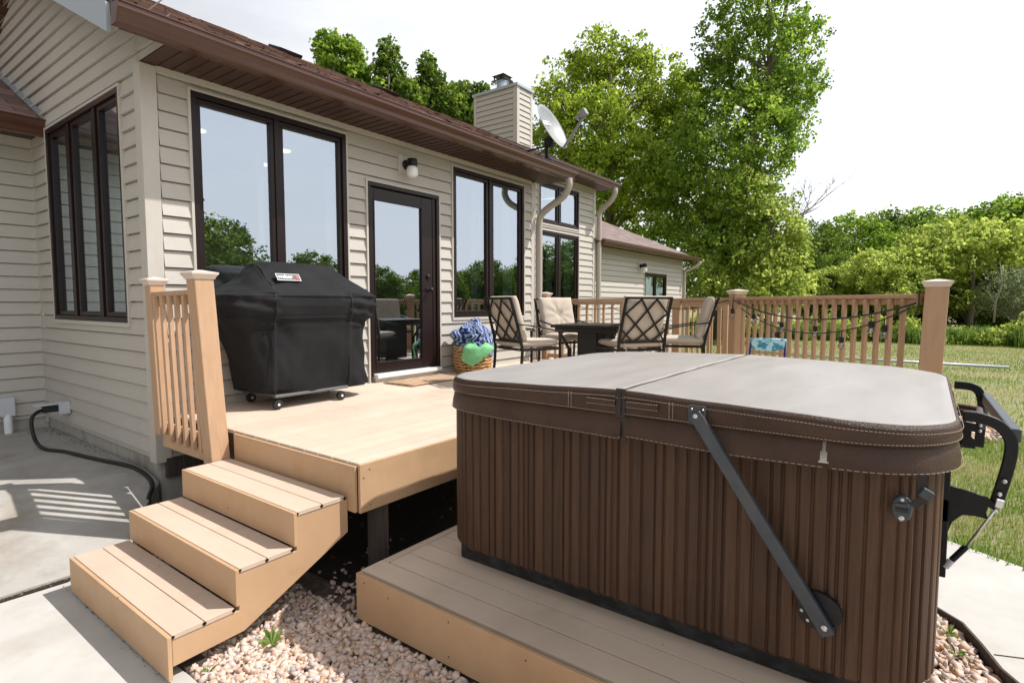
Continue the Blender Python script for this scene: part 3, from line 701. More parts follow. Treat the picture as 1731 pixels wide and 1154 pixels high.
# wall lamps
def wall_lamp(x, y, z, s, label):
    t = thing('wall_lamp', label, 'wall lamp', 'outdoor wall lamps')
    B(((x-.10*s,y-.03,z-.10*s),(x+.10*s,y+.0,z+.10*s))).obj('backplate', M['trimb'], t, bevel=.004)
    m = MB().lathe([(.052*s,-.03),(.052*s,-.045),(.03*s,-.06),(.028*s,-.10)], (x,y,z), 18, 'y')
    m.lathe([(.02*s,.055*s),(.05*s,.05*s),(.056*s,.03*s),(.056*s,-.02*s),(.045*s,-.03*s)], (x,y-.13*s,z), 18)
    m.obj('socket', M['blackm'], t, smooth='auto')
    MB().lathe([(.046*s,-.03*s),(.062*s,-.05*s),(.065*s,-.10*s),(.058*s,-.135*s),(.03*s,-.15*s),(.005,-.152*s)], (x,y-.13*s,z), 20).obj('glass_shade', M['jar'], t, smooth=True)
    MB().lathe([(.03*s,-.04*s),(.035*s,-.07*s),(.028*s,-.11*s),(.004,-.12*s)], (x,y-.13*s,z), 14).obj('bulb', M['white'], t, smooth=True)
wall_lamp(4.54, -.004, 3.215, 1.05, 'black jelly-jar wall lamp on a beige plate above the patio door')
wall_lamp(14.75, 1.59, 2.66, 1.2, 'small wall lamp beside the slider window of the far wing')

# ------------------------------------------------------------------ satellite dish
t = thing('satellite_dish', 'grey satellite dish on a black mast at the roof edge beside the chimney', 'satellite dish', loc=(7.18,-.25,3.75))
MB().lathe([(.10,-.02),(.10,.02),(.06,.05),(.03,.09)], (0,0,0), 12).obj('foot', M['blackm'], t, smooth='auto')
MB().tube([(0,0,.03),(0,0,.26),(-.01,-.03,.36)], .026, 10).tube([(0,.02,.22),(-.22,.30,.14)], .012, 6).tube([(0,-.02,.22),(-.28,.02,.0)], .01, 6).obj('mast', M['blackm'], t, smooth='auto')
B(((-.04,-.10,.20),(.04,.02,.34))).obj('mount_bracket', M['blackm'], t, bevel=.01)
# dish bowl: normal points to -y, up and slightly -x
nrm = Vector((.02,-.89,.42)).normalized(); upv = (Vector((-.22,.33,.92)) - nrm*nrm.dot(Vector((-.22,.33,.92)))).normalized(); sdv = nrm.cross(upv)
cen = Vector((-.02,-.08,.47))
def dishp(r, th): 
    a = .31*r; b = .37*r
    return cen + sdv*(a*math.cos(th)) + upv*(b*math.sin(th)) + nrm*(.075*(r*r)-.03)
dm = MB().grid(lambda a, b: dishp(max(a,.02), b*2*math.pi), 10, 40, closed=True)
dm.obj('reflector', M['dish'], t, smooth=True, solid=.008)
armend = cen + nrm*.52 - upv*.12
MB().bar(cen-upv*.36+nrm*.03, armend-upv*.05, .035, .035, nrm).obj('feed_arm', M['dish'], t, bevel=.004)
MB().bar(armend-nrm*.03, armend+nrm*.07, .10, .10, upv).bar(armend-nrm*.12, armend-nrm*.03, .05, .05, upv).obj('feed_head', M['dish'], t, bevel=.008)
mt = Matrix.Translation(cen+upv*.02+nrm*.0) @ Matrix((( -sdv.x, upv.x, nrm.x),( -sdv.y, upv.y, nrm.y),( -sdv.z, upv.z, nrm.z))).to_4x4()
mt = Matrix.Translation(cen+upv*.09+nrm*(-.012)) @ Matrix(((sdv.x*-1, upv.x, nrm.x),(sdv.y*-1, upv.y, nrm.y),(sdv.z*-1, upv.z, nrm.z))).to_4x4()
text('lettering', 'DIRECTV', .10, M['dishtext'], mt, t, .002, .002)

# ------------------------------------------------------------------ deck
deck = thing('deck', 'raised tan composite deck with picture-smooth boards beside the house', 'deck')
DZ = .74
poly = [(1.90,.0),(1.90,-2.475),(4.72,-2.475),(4.72,-5.12),(5.5,-5.12),(7.52,-3.05),(7.52,0)]
bm_ = MB()
y = -.005
def xr(y):
    if y > -3.05: return 7.52
    return 7.52 + (y+3.05)*.976
i = 0
while y > -5.1:
    y2 = max(y-.139, -5.12)
    x0 = (1.913 if y2 > -2.48 else 4.72)
    if y2 < -2.475 and y > -2.475: y2 = -2.475; x0 = 1.913
    bm_.prism([(x0, y-.008),(x0, y2),(xr(y2), y2),(xr(y), y-.008)], DZ-.025, DZ, 'z')
    y = y2; i += 1
piece_tone(bm_.obj('deck_board', M['comp'], deck, bevel=.0008, seg=1), 6)
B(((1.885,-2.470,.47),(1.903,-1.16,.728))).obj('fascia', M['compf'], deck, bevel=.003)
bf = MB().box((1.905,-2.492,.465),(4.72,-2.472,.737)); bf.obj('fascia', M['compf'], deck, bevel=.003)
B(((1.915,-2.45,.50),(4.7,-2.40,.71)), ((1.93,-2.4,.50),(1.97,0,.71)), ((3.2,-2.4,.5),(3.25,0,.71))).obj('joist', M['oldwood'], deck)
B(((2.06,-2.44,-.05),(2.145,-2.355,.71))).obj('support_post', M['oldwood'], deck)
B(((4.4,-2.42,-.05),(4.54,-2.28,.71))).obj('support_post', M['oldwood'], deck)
# screws on fascia
s_ = MB()
for x, z in ((1.97,.70),(1.97,.50),(1.93,.66)): s_.lathe([(.004,-2.493),(.004,-2.4945)], (x,0,z), 8, 'y')
s_.obj('screw', M['dark'], deck)

def post(parent, x, y, z0, z1, w=.14, lean=(0,0), cap=True, rz=0):
    m = MB(); h = w/2; c, s = math.cos(rz), math.sin(rz)
    def q(a, b, z, L): 
        return (x+(a*c-b*s)+lean[0]*L, y+(a*s+b*c)+lean[1]*L, z)
    vs = [q(a, b, z0, 0) for a, b in ((-h,-h),(h,-h),(h,h),(-h,h))] + [q(a, b, z1, 1) for a, b in ((-h,-h),(h,-h),(h,h),(-h,h))]
    m.add(vs, [(0,3,2,1),(4,5,6,7),(0,1,5,4),(1,2,6,5),(2,3,7,6),(3,0,4,7)])
    po = m.obj('post', M['rail'], parent, bevel=.006)
    if cap:
        cm = MB(); rows = [(h+.006, z1-.01),(h+.012, z1+.006),(h+.024, z1+.022),(h+.026, z1+.034),(.012, z1+.052)]
        for e, z in rows:
            cm.v += [q(a*e, b*e, z, 1) for a, b in ((-1,-1),(1,-1),(1,1),(-1,1))]
        for r in range(len(rows)-1):
            for k in range(4): a = r*4+k; b_ = r*4+(k+1) % 4; cm.f.append((a, b_, b_+4, a+4))
        cm.f += [(3,2,1,0), tuple(4*(len(rows)-1)+k for k in range(4))]
        cm.obj('post_cap', M['cap'], po, bevel=.002)
    return po
def railing(parent, p, q, ztop, z0, n, lean=0, side=(0,0), bw=.034, railw=.075, lower=True, bz=None):
    """top rail from p to q and n balusters, screwed to the outside face (offset side)"""
    p = Vector((p[0],p[1],0)); q = Vector((q[0],q[1],0))
    m = MB(); d = (q-p).normalized(); nrm = Vector((-d.y, d.x, 0))
    m.bar(p+Vector((0,0,ztop-.02)), q+Vector((0,0,ztop-.02)), railw, .035)
    m.obj('top_rail', M['rail'], parent, bevel=.006)
    m = MB().bar(p+Vector((0,0,ztop-.065)), q+Vector((0,0,ztop-.065)), .03, .05); m.obj('under_rail', M['rail'], parent, bevel=.003)
    if lower: MB().bar(p+Vector((0,0,z0+.06)), q+Vector((0,0,z0+.06)), .035, .06).obj('bottom_rail', M['rail'], parent, bevel=.003)
    for i in range(n):
        t = (i+1)/(n+1); b = p.lerp(q, t) + Vector((side[0], side[1], 0))
        top = b.copy(); bot = b + Vector((side[0]*lean, side[1]*lean, 0))
        MB().bar((bot.x,bot.y,(bz if bz is not None else z0)), (top.x,top.y,ztop-.04), bw, bw, (d.x,d.y,0)).obj('baluster', M['rail'], parent, bevel=.003)
# left railing beside the steps (on the deck's end face)
rl = thing('railing', 'short tan railing with two capped posts at the left end of the deck', 'railing', 'deck railings')
post(rl, 1.805, -1.085, .53, 1.79, .125, lean=(-.045,.055))
post(rl, 1.80, -.27, .62, 1.765, .10, lean=(-.02,.02))
B(((1.775,-1.02,.53),(1.80,-.30,.72))).obj('fascia', M['compf'], rl, bevel=.003)
m_ = MB().bar((1.765,-.98,1.695),(1.775,-.26,1.685),.08,.035); m_.obj('top_rail', M['rail'], rl, bevel=.006)
MB().bar((1.785,-.99,1.645),(1.785,-.28,1.645),.03,.06).obj('under_rail', M['rail'], rl, bevel=.003)
for i in range(6):
    yb = -.40-.118*i
    MB().bar((1.752,yb,.60 if i else .64),(1.738,yb+.035,1.675),.028,.034,(0,1,0)).obj('baluster', M['rail'], rl, bevel=.003)
# balusters on the far side of the deck end (second layer seen through)
# right diagonal railing
rd = thing('railing', 'long diagonal tan railing with string lights behind the hot tub', 'railing', 'deck railings')
post(rd, 5.43, -4.965, .5, 1.755, .15, lean=(.02,-.035), rz=R(0))
post(rd, 7.41, -3.00, .5, 1.745, .15, rz=R(45))
railing(rd, (5.47,-4.90), (7.35,-3.05), 1.697, .74, 19, side=(-.02,.02), lean=.4)
rb = thing('railing', 'tan railing running back to the house wall behind the patio table', 'railing', 'deck railings')
post(rb, 7.41, -.09, .5, 1.745, .12)
MB().box((7.36,-2.27,.6),(7.45,-2.17,1.66)).obj('post', M['rail'], rb, bevel=.004)
railing(rb, (7.41,-2.93), (7.41,-.14), 1.690, .74, 19, side=(.0,0))
rc = thing('railing', 'lower stair railing with thin balusters beyond the patio chairs', 'railing', 'deck railings')
railing(rc, (9.2,-2.35), (9.2,-1.0), 1.60, .5, 12, bw=.03)
MB().box((9.16,-2.40,0),(9.24,-2.32,1.6)).obj('post', M['rail'], rc)
MB().box((9.16,-1.0,0),(9.24,-.92,1.6)).obj('post', M['rail'], rc)

# ------------------------------------------------------------------ steps
st = thing('deck_steps', 'three tan composite steps leading up to the deck', 'steps')
YL, YR = -1.16, -2.40
xs = [.965, 1.262, 1.565]; zs = [.205, .383, .561]; sunk = [.0, .02, .02]
for k in range(3):
    x, z = xs[k], zs[k]; xn = (xs+[1.885])[k+1]
    B(((x-.018,YR-.022,(.012 if k == 0 else zs[k-1]+.004)),(x,YL,z-.001))).obj('riser', M['compf'], st, bevel=.002)
    wd = (xn-.022-x-.008)/2
    for j in range(2):
        a = x+.003+j*(wd+.004)
        B(((a,YR-.012,z-.024),(a+wd,YL,z))).obj('tread', M['comps'], st, bevel=.0025)
    # groove clip holes at the tread ends
    g = MB()
    for a in (x+.006, x+.003+wd+.002, xn-.026): g.box((a-.005,YR-.0135,z-.020),(a+.006,YR-.010,z-.005)); g.box((a-.009,YR-.0135,z-.015),(a+.010,YR-.010,z-.009))
    g.obj('clip_slot', M['dark'], st)
sp = [(xs[0]+.006,zs[0]-.027),(xs[1]-.02,zs[0]-.027),(xs[1]-.02,zs[1]-.027),(xs[2]-.02,zs[1]-.027),(xs[2]-.02,zs[2]-.027),(1.88,zs[2]-.027),(1.88,.33),(1.30,.035),(.972,.012)]
sp = [(xs[0]+.006,zs[0]-.026),(xs[1]+.002,zs[0]-.026),(xs[1]+.002,zs[1]-.026),(xs[2]+.002,zs[1]-.026),(xs[2]+.002,zs[2]-.026),(1.882,zs[2]-.026),(1.882,.352),(1.286,.07),(xs[0]+.006,.06)]
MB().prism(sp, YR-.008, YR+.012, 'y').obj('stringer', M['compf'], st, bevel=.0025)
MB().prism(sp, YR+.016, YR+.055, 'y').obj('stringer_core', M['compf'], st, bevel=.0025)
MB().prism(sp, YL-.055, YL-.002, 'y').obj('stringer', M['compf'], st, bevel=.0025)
B(((1.03,YR+.01,-.06),(1.12,YR+.09,.012))).obj('stair_footing', M['oldwood'], st)

# ------------------------------------------------------------------ tub platform
pf = thing('tub_platform', 'low boxed composite platform carrying the hot tub', 'platform')
PX, PYL = 1.742, -2.655
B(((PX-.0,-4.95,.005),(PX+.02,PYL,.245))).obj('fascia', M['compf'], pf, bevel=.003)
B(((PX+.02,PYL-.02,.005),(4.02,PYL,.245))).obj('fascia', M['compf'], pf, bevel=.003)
pb = MB().box((PX+.034,-4.95,.226),(PX+.034+.134,PYL-.004,.250)); x = PX+.034+.141
pe = MB().prism([(PX+.171,PYL-.004),(PX+.171,PYL-.05),(4.0,PYL-.05),(4.0,PYL-.004)], .226, .2495, 'z')
i = 0
while x < 3.9:
    pb.box((x,-4.95,.226),(x+.134,PYL-.056,.250)); x += .141; i += 1
piece_tone(pb.obj('board', M['compt'], pf, bevel=.0008, seg=1), 6); pe.obj('border_board', M['compt'], pf, bevel=.0008, seg=1)
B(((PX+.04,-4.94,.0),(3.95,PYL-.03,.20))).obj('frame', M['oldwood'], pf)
s_ = MB()
for yy, zz in ((-2.72,.21),(-2.9,.19),(-3.3,.21),(-3.72,.20),(-3.3,.05),(-4.1,.2),(-3.72,.06)): s_.lathe([(.004,PX),(.004,PX-.001)], (0,yy,zz), 8, 'x')
s_.obj('screw', M['dark'], pf)

# ------------------------------------------------------------------ hot tub
tub = thing('hot_tub', 'brown hot tub with vertical slatted cabinet under a folding vinyl cover', 'hot tub')
def rrect(x0, x1, y0, y1, r, n=10):
    """points ccw starting at (x0, y0+r) going -> corner etc.; returns list of (x,y,nx,ny)"""
    out = []
    for cx, cy, a0 in ((x0+r,y0+r,180),(x1-r,y0+r,270),(x1-r,y1-r,0),(x0+r,y1-r,90)):
        for k in range(n+1):
            a = R(a0+90*k/n); out.append((cx+r*math.cos(a), cy+r*math.sin(a), math.cos(a), math.sin(a)))
    return out
def resample(pts, step):
    P = [(p[0], p[1]) for p in pts]; P.append(P[0]); L = [0]
    for a, b in zip(P, P[1:]): L.append(L[-1]+math.hypot(b[0]-a[0], b[1]-a[1]))
    n = max(8, int(round(L[-1]/step))); out = []; j = 0
    for i in range(n):
        s = L[-1]*i/n
        while L[j+1] < s: j += 1
        t = (s-L[j])/max(1e-9, L[j+1]-L[j]); a, b = P[j], P[j+1]
        d = math.hypot(b[0]-a[0], b[1]-a[1]) or 1
        out.append((a[0]+(b[0]-a[0])*t, a[1]+(b[1]-a[1])*t, (b[1]-a[1])/d, -(b[0]-a[0])/d))
    return out
TX0, TX1, TY0, TY1 = 2.115, 3.96, -5.018, -2.875
ring = resample(rrect(TX0, TX1, TY0, TY1, .25, 14), .0045)
cab = MB(); zl = [.335,.360,.60,1.13]
wpat = [.048,.030,.052,.040,.050,.034,.056,.044,.028,.050]; cuts = []; s = 0; i = 0
tot = len(ring)*.0045
while s < tot: cuts.append(s); s += wpat[(i*7) % 10]; i += 1
import bisect
for zi, z in enumerate(zl):
    ins = .030 if zi == 0 else 0
    for i_, (x, y, nx, ny) in enumerate(ring):
        s = i_*.0045; j = bisect.bisect_right(cuts, s)-1; dl = min(s-cuts[j], (cuts[j+1] if j+1 < len(cuts) else tot)-s)
        g = .009 if dl < .0045 else (.002 if dl < .008 else 0)
        zz = z + (.004*math.sin(j*2.3) if zi == 0 else 0)
        cab.v.append((x-nx*(g+ins), y-ny*(g+ins), zz))
n_ = len(ring)
for zi in range(len(zl)-1):
    for i_ in range(n_): a = zi*n_+i_; b = zi*n_+(i_+1) % n_; cab.f.append((a, b, b+n_, a+n_))
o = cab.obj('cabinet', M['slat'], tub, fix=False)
# groove darkening comes from geometry; per-slat tone from an attribute
at = o.data.attributes.new('slat', 'FLOAT', 'FACE'); vals = []
rr_ = random.Random(3); tones = [rr_.random() for _ in cuts]+[.5]
for zi in range(len(zl)-1):
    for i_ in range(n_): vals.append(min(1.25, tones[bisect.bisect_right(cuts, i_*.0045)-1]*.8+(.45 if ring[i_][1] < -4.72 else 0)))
at.data.foreach_set('value', vals)
nt_ = M['slat'].node_tree; bs = nt_.nodes['Principled BSDF']; src = bs.inputs['Base Color'].links[0].from_socket
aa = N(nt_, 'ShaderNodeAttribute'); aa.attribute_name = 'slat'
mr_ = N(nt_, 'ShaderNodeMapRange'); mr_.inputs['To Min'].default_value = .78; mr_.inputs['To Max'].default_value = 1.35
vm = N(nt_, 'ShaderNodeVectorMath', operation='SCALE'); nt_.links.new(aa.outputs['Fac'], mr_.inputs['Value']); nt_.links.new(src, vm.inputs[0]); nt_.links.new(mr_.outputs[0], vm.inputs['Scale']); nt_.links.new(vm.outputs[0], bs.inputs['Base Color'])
M['basewear'] = grain('tub_base_worn', (.008,.008,.009), (.05,.055,.06), .6, (1,1,2), 11, .5, dist=.004, lo=.45, hi=.75)
B(((TX0+.07,TY0+.12,.252),(TX1-.05,TY1-.10,.36))).obj('base_pan', M['basewear'], tub, bevel=.01)
MB().add([(p[0]-p[2]*.02, p[1]-p[3]*.02, 1.12) for p in resample(rrect(TX0,TX1,TY0,TY1,.25),.05)], []).v
shell = resample(rrect(TX0-.012,TX1+.012,TY0-.012,TY1+.012,.26),.03); sm_ = MB()
for z in (1.085,1.19):
    sm_.v += [(p[0], p[1], z) for p in shell]
k_ = len(shell); sm_.f = [(i, (i+1) % k_, (i+1) % k_+k_, i+k_) for i in range(k_)] + [tuple(range(k_, 2*k_))]
sm_.obj('shell_lip', M['white'], tub)
# cover
CX0, CX1, CY0, CY1 = 2.055, 4.03, -5.050, -2.875; FY = -3.965
cr_ = resample(rrect(CX0, CX1, CY0, CY1, .33, 24), .005)
def crown(x, y):
    if y > FY: t = (y-FY)/(CY1-FY)
    else: t = (FY-y)/(FY-CY0)
    z = 1.272-.036*t
    z -= .010*math.exp(-((y-FY)/.012)**2)
    z += .004*mnoise.noise(Vector((x*2.1, y*2.1, 0)))+.0015*mnoise.noise(Vector((x*7, y*7, 3)))
    return z
cover = MB(); NR = 26; cxm, cym = (CX0+CX1)/2, FY
rows = []
fr_ = [0]+[.02+.96*(i/NR)**.8 for i in range(1, NR)]
# top as concentric rings from the fold centre
top = MB(); rings = [i/NR for i in range(1, NR)]+[.985,.996]
k_ = len(cr_)
for t in rings:
    for p in cr_:
        x = cxm+(p[0]-cxm)*t; y = cym+(p[1]-cym)*t
        top.v.append((x, y, crown(x, y)-(.006 if t > .99 else 0)))
c_i = len(top.v); top.v.append((cxm, cym, crown(cxm, cym)))
for r_ in range(len(rings)-1):
    for i in range(k_): a = r_*k_+i; b = r_*k_+(i+1) % k_; top.f.append((a, b, b+k_, a+k_))
top.f += [(i, (i+1) % k_, c_i) for i in range(k_)]
cv = top.obj('cover', M['vinyltop'], tub, smooth=True); cv['label'] = 'taupe sun-faded vinyl top of the folding cover'
fo = MB()
for i in range(40):
    x = CX0+.01+(CX1-CX0-.02)*i/39; x2 = CX0+.01+(CX1-CX0-.02)*(i+1)/39
fo.tube([(CX0+.02+(CX1-CX0-.04)*i/30, FY+.003*math.sin(i*.8), crown(CX0+.02+(CX1-CX0-.04)*i/30, FY)+.004) for i in range(31)], .004, 6)
fo.obj('fold_seam', M['vinyl'], cv, smooth=True)
def band(z_fn0, z_fn1, out0, out1, rows_, skip=None, bulge=0, mat='vinyl', name='skirt', wr=0):
    m = MB(); kk = len(cr_)
    for r_ in range(rows_+1):
        t = r_/rows_
        for i, p in enumerate(cr_):
            z0 = z_fn0(p); z1 = z_fn1(p); z = z0+(z1-z0)*t
            o_ = out0+(out1-out0)*t+bulge*math.sin(math.pi*t)+wr*mnoise.noise(Vector((p[0]*4, p[1]*4, z*9)))
            m.v.append((p[0]+p[2]*o_, p[1]+p[3]*o_, z))
    for r_ in range(rows_):
        for i in range(kk):
            j = (i+1) % kk
            if skip and (skip(cr_[i], r_/rows_) or skip(cr_[j], r_/rows_)): continue
            a = r_*kk+i; b = r_*kk+j; m.f.append((a, b, b+kk, a+kk))
    return m
ze = lambda p: crown(p[0], p[1])
band(lambda p: ze(p)-.001, lambda p: ze(p)-.018, -.008, .004, 4, bulge=.002).obj('edge_piping', M['vinyl'], cv, smooth=True, fix=False)
band(lambda p: ze(p)-.016, lambda p: 1.172, .003, .007, 8, bulge=.003, wr=.006).obj('side_band', M['vinyl'], cv, smooth=True, fix=False)
ff = lambda p: (p[0] < CX0+.02)
gap = lambda p, t: (ff(p) and (abs(p[1]-(-3.978)) < .007)) or (ff(p) and abs(p[1]+4.695) < .014*t)
def droop(p):
    d = 1.079+.004*math.sin(p[1]*7+p[0]*5)
    if ff(p) and -3.968 < p[1] < -3.5: d -= .014*((-3.5-p[1])/.47)
    return d
band(lambda p: 1.176, droop, -.010, .010, 12, skip=gap, bulge=.005, wr=.010).obj('skirt_flap', M['vinyl'], cv, smooth=True, fix=False)
# stitching: rows of tiny dashes
def stitches(zf, out, name, cond=lambda p: True, step=.012):
    m = MB(); rs = resample(rrect(CX0, CX1, CY0, CY1, .33, 16), step)
    for a, b in zip(rs, rs[1:]+rs[:1]):
        if not cond(a): continue
        pa = Vector((a[0]+a[2]*out, a[1]+a[3]*out, zf(a))); pb_ = Vector((b[0]+b[2]*out, b[1]+b[3]*out, zf(b)))
        m.bar(pa, pa.lerp(pb_, .68), .0017, .0017)
    return m.obj(name, M['stitch'], cv)
stitches(lambda p: ze(p)-.026, .0115, 'stitching'); stitches(lambda p: 1.178, .0105, 'stitching')
stitches(lambda p: droop(p)+.006, .0165, 'stitching', lambda p: not gap(p, 1) , .02)
# corner ticks: flap end stitching, centre strap and buckle
M['dkvinyl'] = plain('strap_vinyl', (.02,.013,.012), .45)
sb = MB().box((CX0-.012,-3.992,1.16),(CX0-.004,-3.950,1.278)).box((CX0-.018,-3.976,1.17),(CX0-.010,-3.962,1.262))
sb.box((CX0+.002,-3.995,1.06),(CX0+.008,-3.962,1.175)); sb.obj('centre_strap', M['dkvinyl'], cv, bevel=.003)
hd = MB()
for (ya, yb) in ((-3.950,-3.82),(-4.13,-3.992)):
    hd.box((CX0-.018,min(ya,yb),1.205),(CX0-.012,max(ya,yb),1.231))
hd.obj('handle_strap', M['vinyl'], cv, bevel=.003)
hs_ = MB()
for (ya, yb) in ((-3.950,-3.82),(-4.13,-3.992)):
    for zz in (1.207,1.229):
        yy = ya if ya < yb else yb
        while yy < max(ya,yb)-.008: hs_.bar((CX0-.0195,yy,zz),(CX0-.0195,yy+.007,zz),.002,.002); yy += .011
for yy0 in (-3.73,-3.744,-4.175,-4.189):
    zz = 1.178
    while zz < 1.245: hs_.bar((CX0-.014,yy0,zz),(CX0-.014,yy0,zz+.006),.002,.002); zz += .010
hs_.obj('stitching', M['stitch'], cv)
# wear marks on the band and a far handle on the right side
MB().tube([(2.75,-5.06,1.20),(2.75,-5.125,1.195),(2.88,-5.13,1.195),(2.88,-5.06,1.20)],.014,8).obj('side_handle', M['vinyl'], cv, smooth=True)
# brace bar on the front
br_ = thing('tmp', None, None); bpy.data.objects.remove(br_)
bt = Vector((2.0205,-4.2795,1.2195)); bb = Vector((2.0835,-4.7250,0.5085))
ba = MB().bar(bt+Vector((0,0,-.0)), bb, .046, .026, (1,0,0)); bo = ba.obj('brace_bar', M['bluesteel'], tub, bevel=.004)
B(((2.0268,-4.3155,1.1745),(2.0358,-4.2525,1.2465))).obj('upper_bracket', M['bluesteel'], bo, bevel=.003)
def disc(m, x, y, z, r, t=.004): m.lathe([(r,x),(r,x-t),(r*.6,x-t*1.6),(.0005,x-t*1.7)], (0,y,z), 12, 'x')
bl = MB()
for y, z in ((-4.308,1.232),(-4.268,1.232),(-4.310,1.186)): disc(bl, 2.027, y, z, .0045)
disc(bl, 2.010, -4.286, 1.210, .009, .006); disc(bl, 2.070, -4.714, .535, .010, .006)
for y, z in ((-4.640,.592),(-4.640,.558),(-4.660,.529)): disc(bl, 2.101, y, z, .006)
bl.obj('bolt', M['steel'], bo, smooth='auto')
pl_ = MB()
pts = []
for k_2 in range(28):
    a = 2*math.pi*k_2/28; pts.append((-4.693+.070*math.cos(a), .572+.066*math.sin(a)*(1+.10*math.cos(a))))
pl_.prism(pts, 2.097, 2.120, 'x'); pl_.obj('lower_bracket', M['blackm'], bo, bevel=.004)
# cover lock on the cabinet and strap with buckle
lk = MB()
pts = [( -4.9095+.027*math.cos(a), .9765+.043*math.sin(a)) for a in [2*math.pi*i/24 for i in range(24)]]
lk.prism(pts, 2.1015, 2.13, 'x'); lo = lk.obj('cover_lock', M['bluesteel'], tub, bevel=.006)
B(((2.0970,-4.9266,0.9675),(2.1024,-4.8924,0.9792))).obj('lock_slot', M['black'], lo)
B(((2.0952,-4.9284,0.9828),(2.1060,-4.8906,0.9954))).obj('lock_lip', M['bluesteel'], lo, bevel=.002)
for z_, r_ in ((1.006,.006),(.947,.008)):
    ls = MB(); disc(ls, 2.1024, -4.9095, z_, r_); ls.obj('bolt', M['steel'], lo, smooth='auto')
sp_ = MB().bar((2.0880,-4.9545,1.0980),(2.0808,-4.9608,1.0485),.026,.004,(1,0,0)); so_ = sp_.obj('lock_strap', M['dkvinyl'], tub)
MB().bar((2.0700,-4.9545,1.0530),(2.0745,-4.9815,1.0368),.030,.016,(1,0,0)).obj('buckle', M['bluesteel'], so_, bevel=.003)
MB().bar((2.0808,-4.9662,1.0305),(2.0925,-4.9365,0.9945),.024,.008,(1,0,0)).obj('strap_tail', M['black'], so_, bevel=.002)
# far-left dangling buckle
lb = MB().bar((2.2140,-2.9835,1.0890),(2.2095,-2.9745,1.0260),.022,.004); ob_ = lb.obj('lock_strap', M['dkvinyl'], tub)
MB().bar((2.2068,-2.9718,1.0350),(2.2158,-2.9628,0.9585),.034,.016).obj('buckle', M['black'], ob_, bevel=.006)
# cover lifter on the right side
lift = B(((2.6370,-5.0445,0.5760),(2.6775,-5.0130,0.8820)), ((2.6370,-5.0445,0.7920),(2.6775,-5.0130,1.1160)), ((3.5370,-5.0445,0.6120),(3.5775,-5.0130,1.0620))).obj('cover_lifter', M['blackm'], tub, bevel=.004)
def arm(x, path, r0=.019, name='lifter_arm'):
    P = [Vector((x, a, b)) for a, b in path]; sm = []
    for i in range(len(P)-1):
        for t in range(6):
            u = t/6; p0 = P[max(i-1,0)]; p1 = P[i]; p2 = P[i+1]; p3 = P[min(i+2,len(P)-1)]
            sm.append(.5*((2*p1)+(-p0+p2)*u+(2*p0-5*p1+4*p2-p3)*u*u+(-p0+3*p1-3*p2+p3)*u**3))
    sm.append(P[-1]); m = MB()
    # flat strap section: wide in the bend plane, thin in x
    o = 0
    for i, p in enumerate(sm):
        t = (sm[min(i+1,len(sm)-1)]-sm[max(i-1,0)]).normalized(); n = Vector((0,-t.z,t.y))
        for a, b in ((-1,-1),(1,-1),(1,1),(-1,1)): m.v.append(tuple(p+Vector((a*.012,0,0))+n*(b*r0)))
    for i in range(len(sm)-1):
        for k in range(4): a = i*4+k; b = i*4+(k+1) % 4; m.f.append((a, b, b+4, a+4))
    m.f += [(3,2,1,0), tuple(4*(len(sm)-1)+k for k in range(4))]
    return m.obj(name, M['blackm'], lift, bevel=.004)
arm(2.682, [(-5.0715,1.1970),(-5.1210,1.1952),(-5.1750,1.1745),(-5.2092,1.1250),(-5.2110,1.0620),(-5.1975,0.9720),(-5.1795,0.8820)])
arm(3.573, [(-5.0715,1.2105),(-5.1390,1.2060),(-5.1705,1.1790),(-5.1840,1.1160),(-5.1822,1.0170),(-5.1795,0.9090)])
cx_ = MB().bar((2.6775,-5.2218,1.1430),(3.5775,-5.1948,1.1565),.035,.05,(0,0,1)); cx_.tube([(3.5730,-5.1948,1.1610),(3.5730,-5.1885,1.0800),(3.5730,-5.1822,0.9990)],.02,8); cx_.obj('crossbar', M['bluesteel'], lift, bevel=.006)
def plate(x, pts): return MB().prism(pts, x-.005, x+.005, 'x').obj('lifter_plate', M['blackm'], lift, bevel=.002)
plate(2.660, [(-5.0220,0.9360),(-5.1525,0.9090),(-5.1840,0.8820),(-5.1795,0.8595),(-5.1570,0.8730),(-5.1525,0.8505),(-5.1588,0.8262),(-5.1210,0.8298),(-5.0850,0.8262),(-5.0562,0.7920),(-5.0418,0.7380),(-5.0400,0.5850),(-5.0130,0.5760)])
plate(3.560, [(-5.0220,1.0485),(-5.1030,1.0350),(-5.1840,1.0215),(-5.1858,0.9810),(-5.1480,0.9855),(-5.1480,0.9585),(-5.1660,0.9405),(-5.1660,0.9000),(-5.1120,0.9000),(-5.0670,0.8820),(-5.0445,0.8100),(-5.0130,0.7200)])
gs = MB().tube([(2.6505,-5.0445,0.6210),(2.6505,-5.1012,0.7110)],.011,10).obj('gas_strut', M['blackm'], lift, smooth='auto')
MB().tube([(2.6505,-5.1012,0.7110),(2.6505,-5.1165,0.7830)],.0,8) if 0 else None
MB().tube([(2.6460,-5.1012,0.7110),(2.6460,-5.1777,0.8730)],.005,8).obj('strut_rod', M['steel'], gs, smooth=True)
MB().tube([(2.6460,-5.0418,0.6165),(2.6460,-5.0598,0.6480)],.012,10).obj('strut_label', M['boxgrey'], gs, smooth='auto')
MB().tube([(3.5460,-5.0490,0.7560),(3.5460,-5.1120,0.9270)],.010,8).obj('gas_strut', M['blackm'], lift, smooth='auto')
lbt = MB()
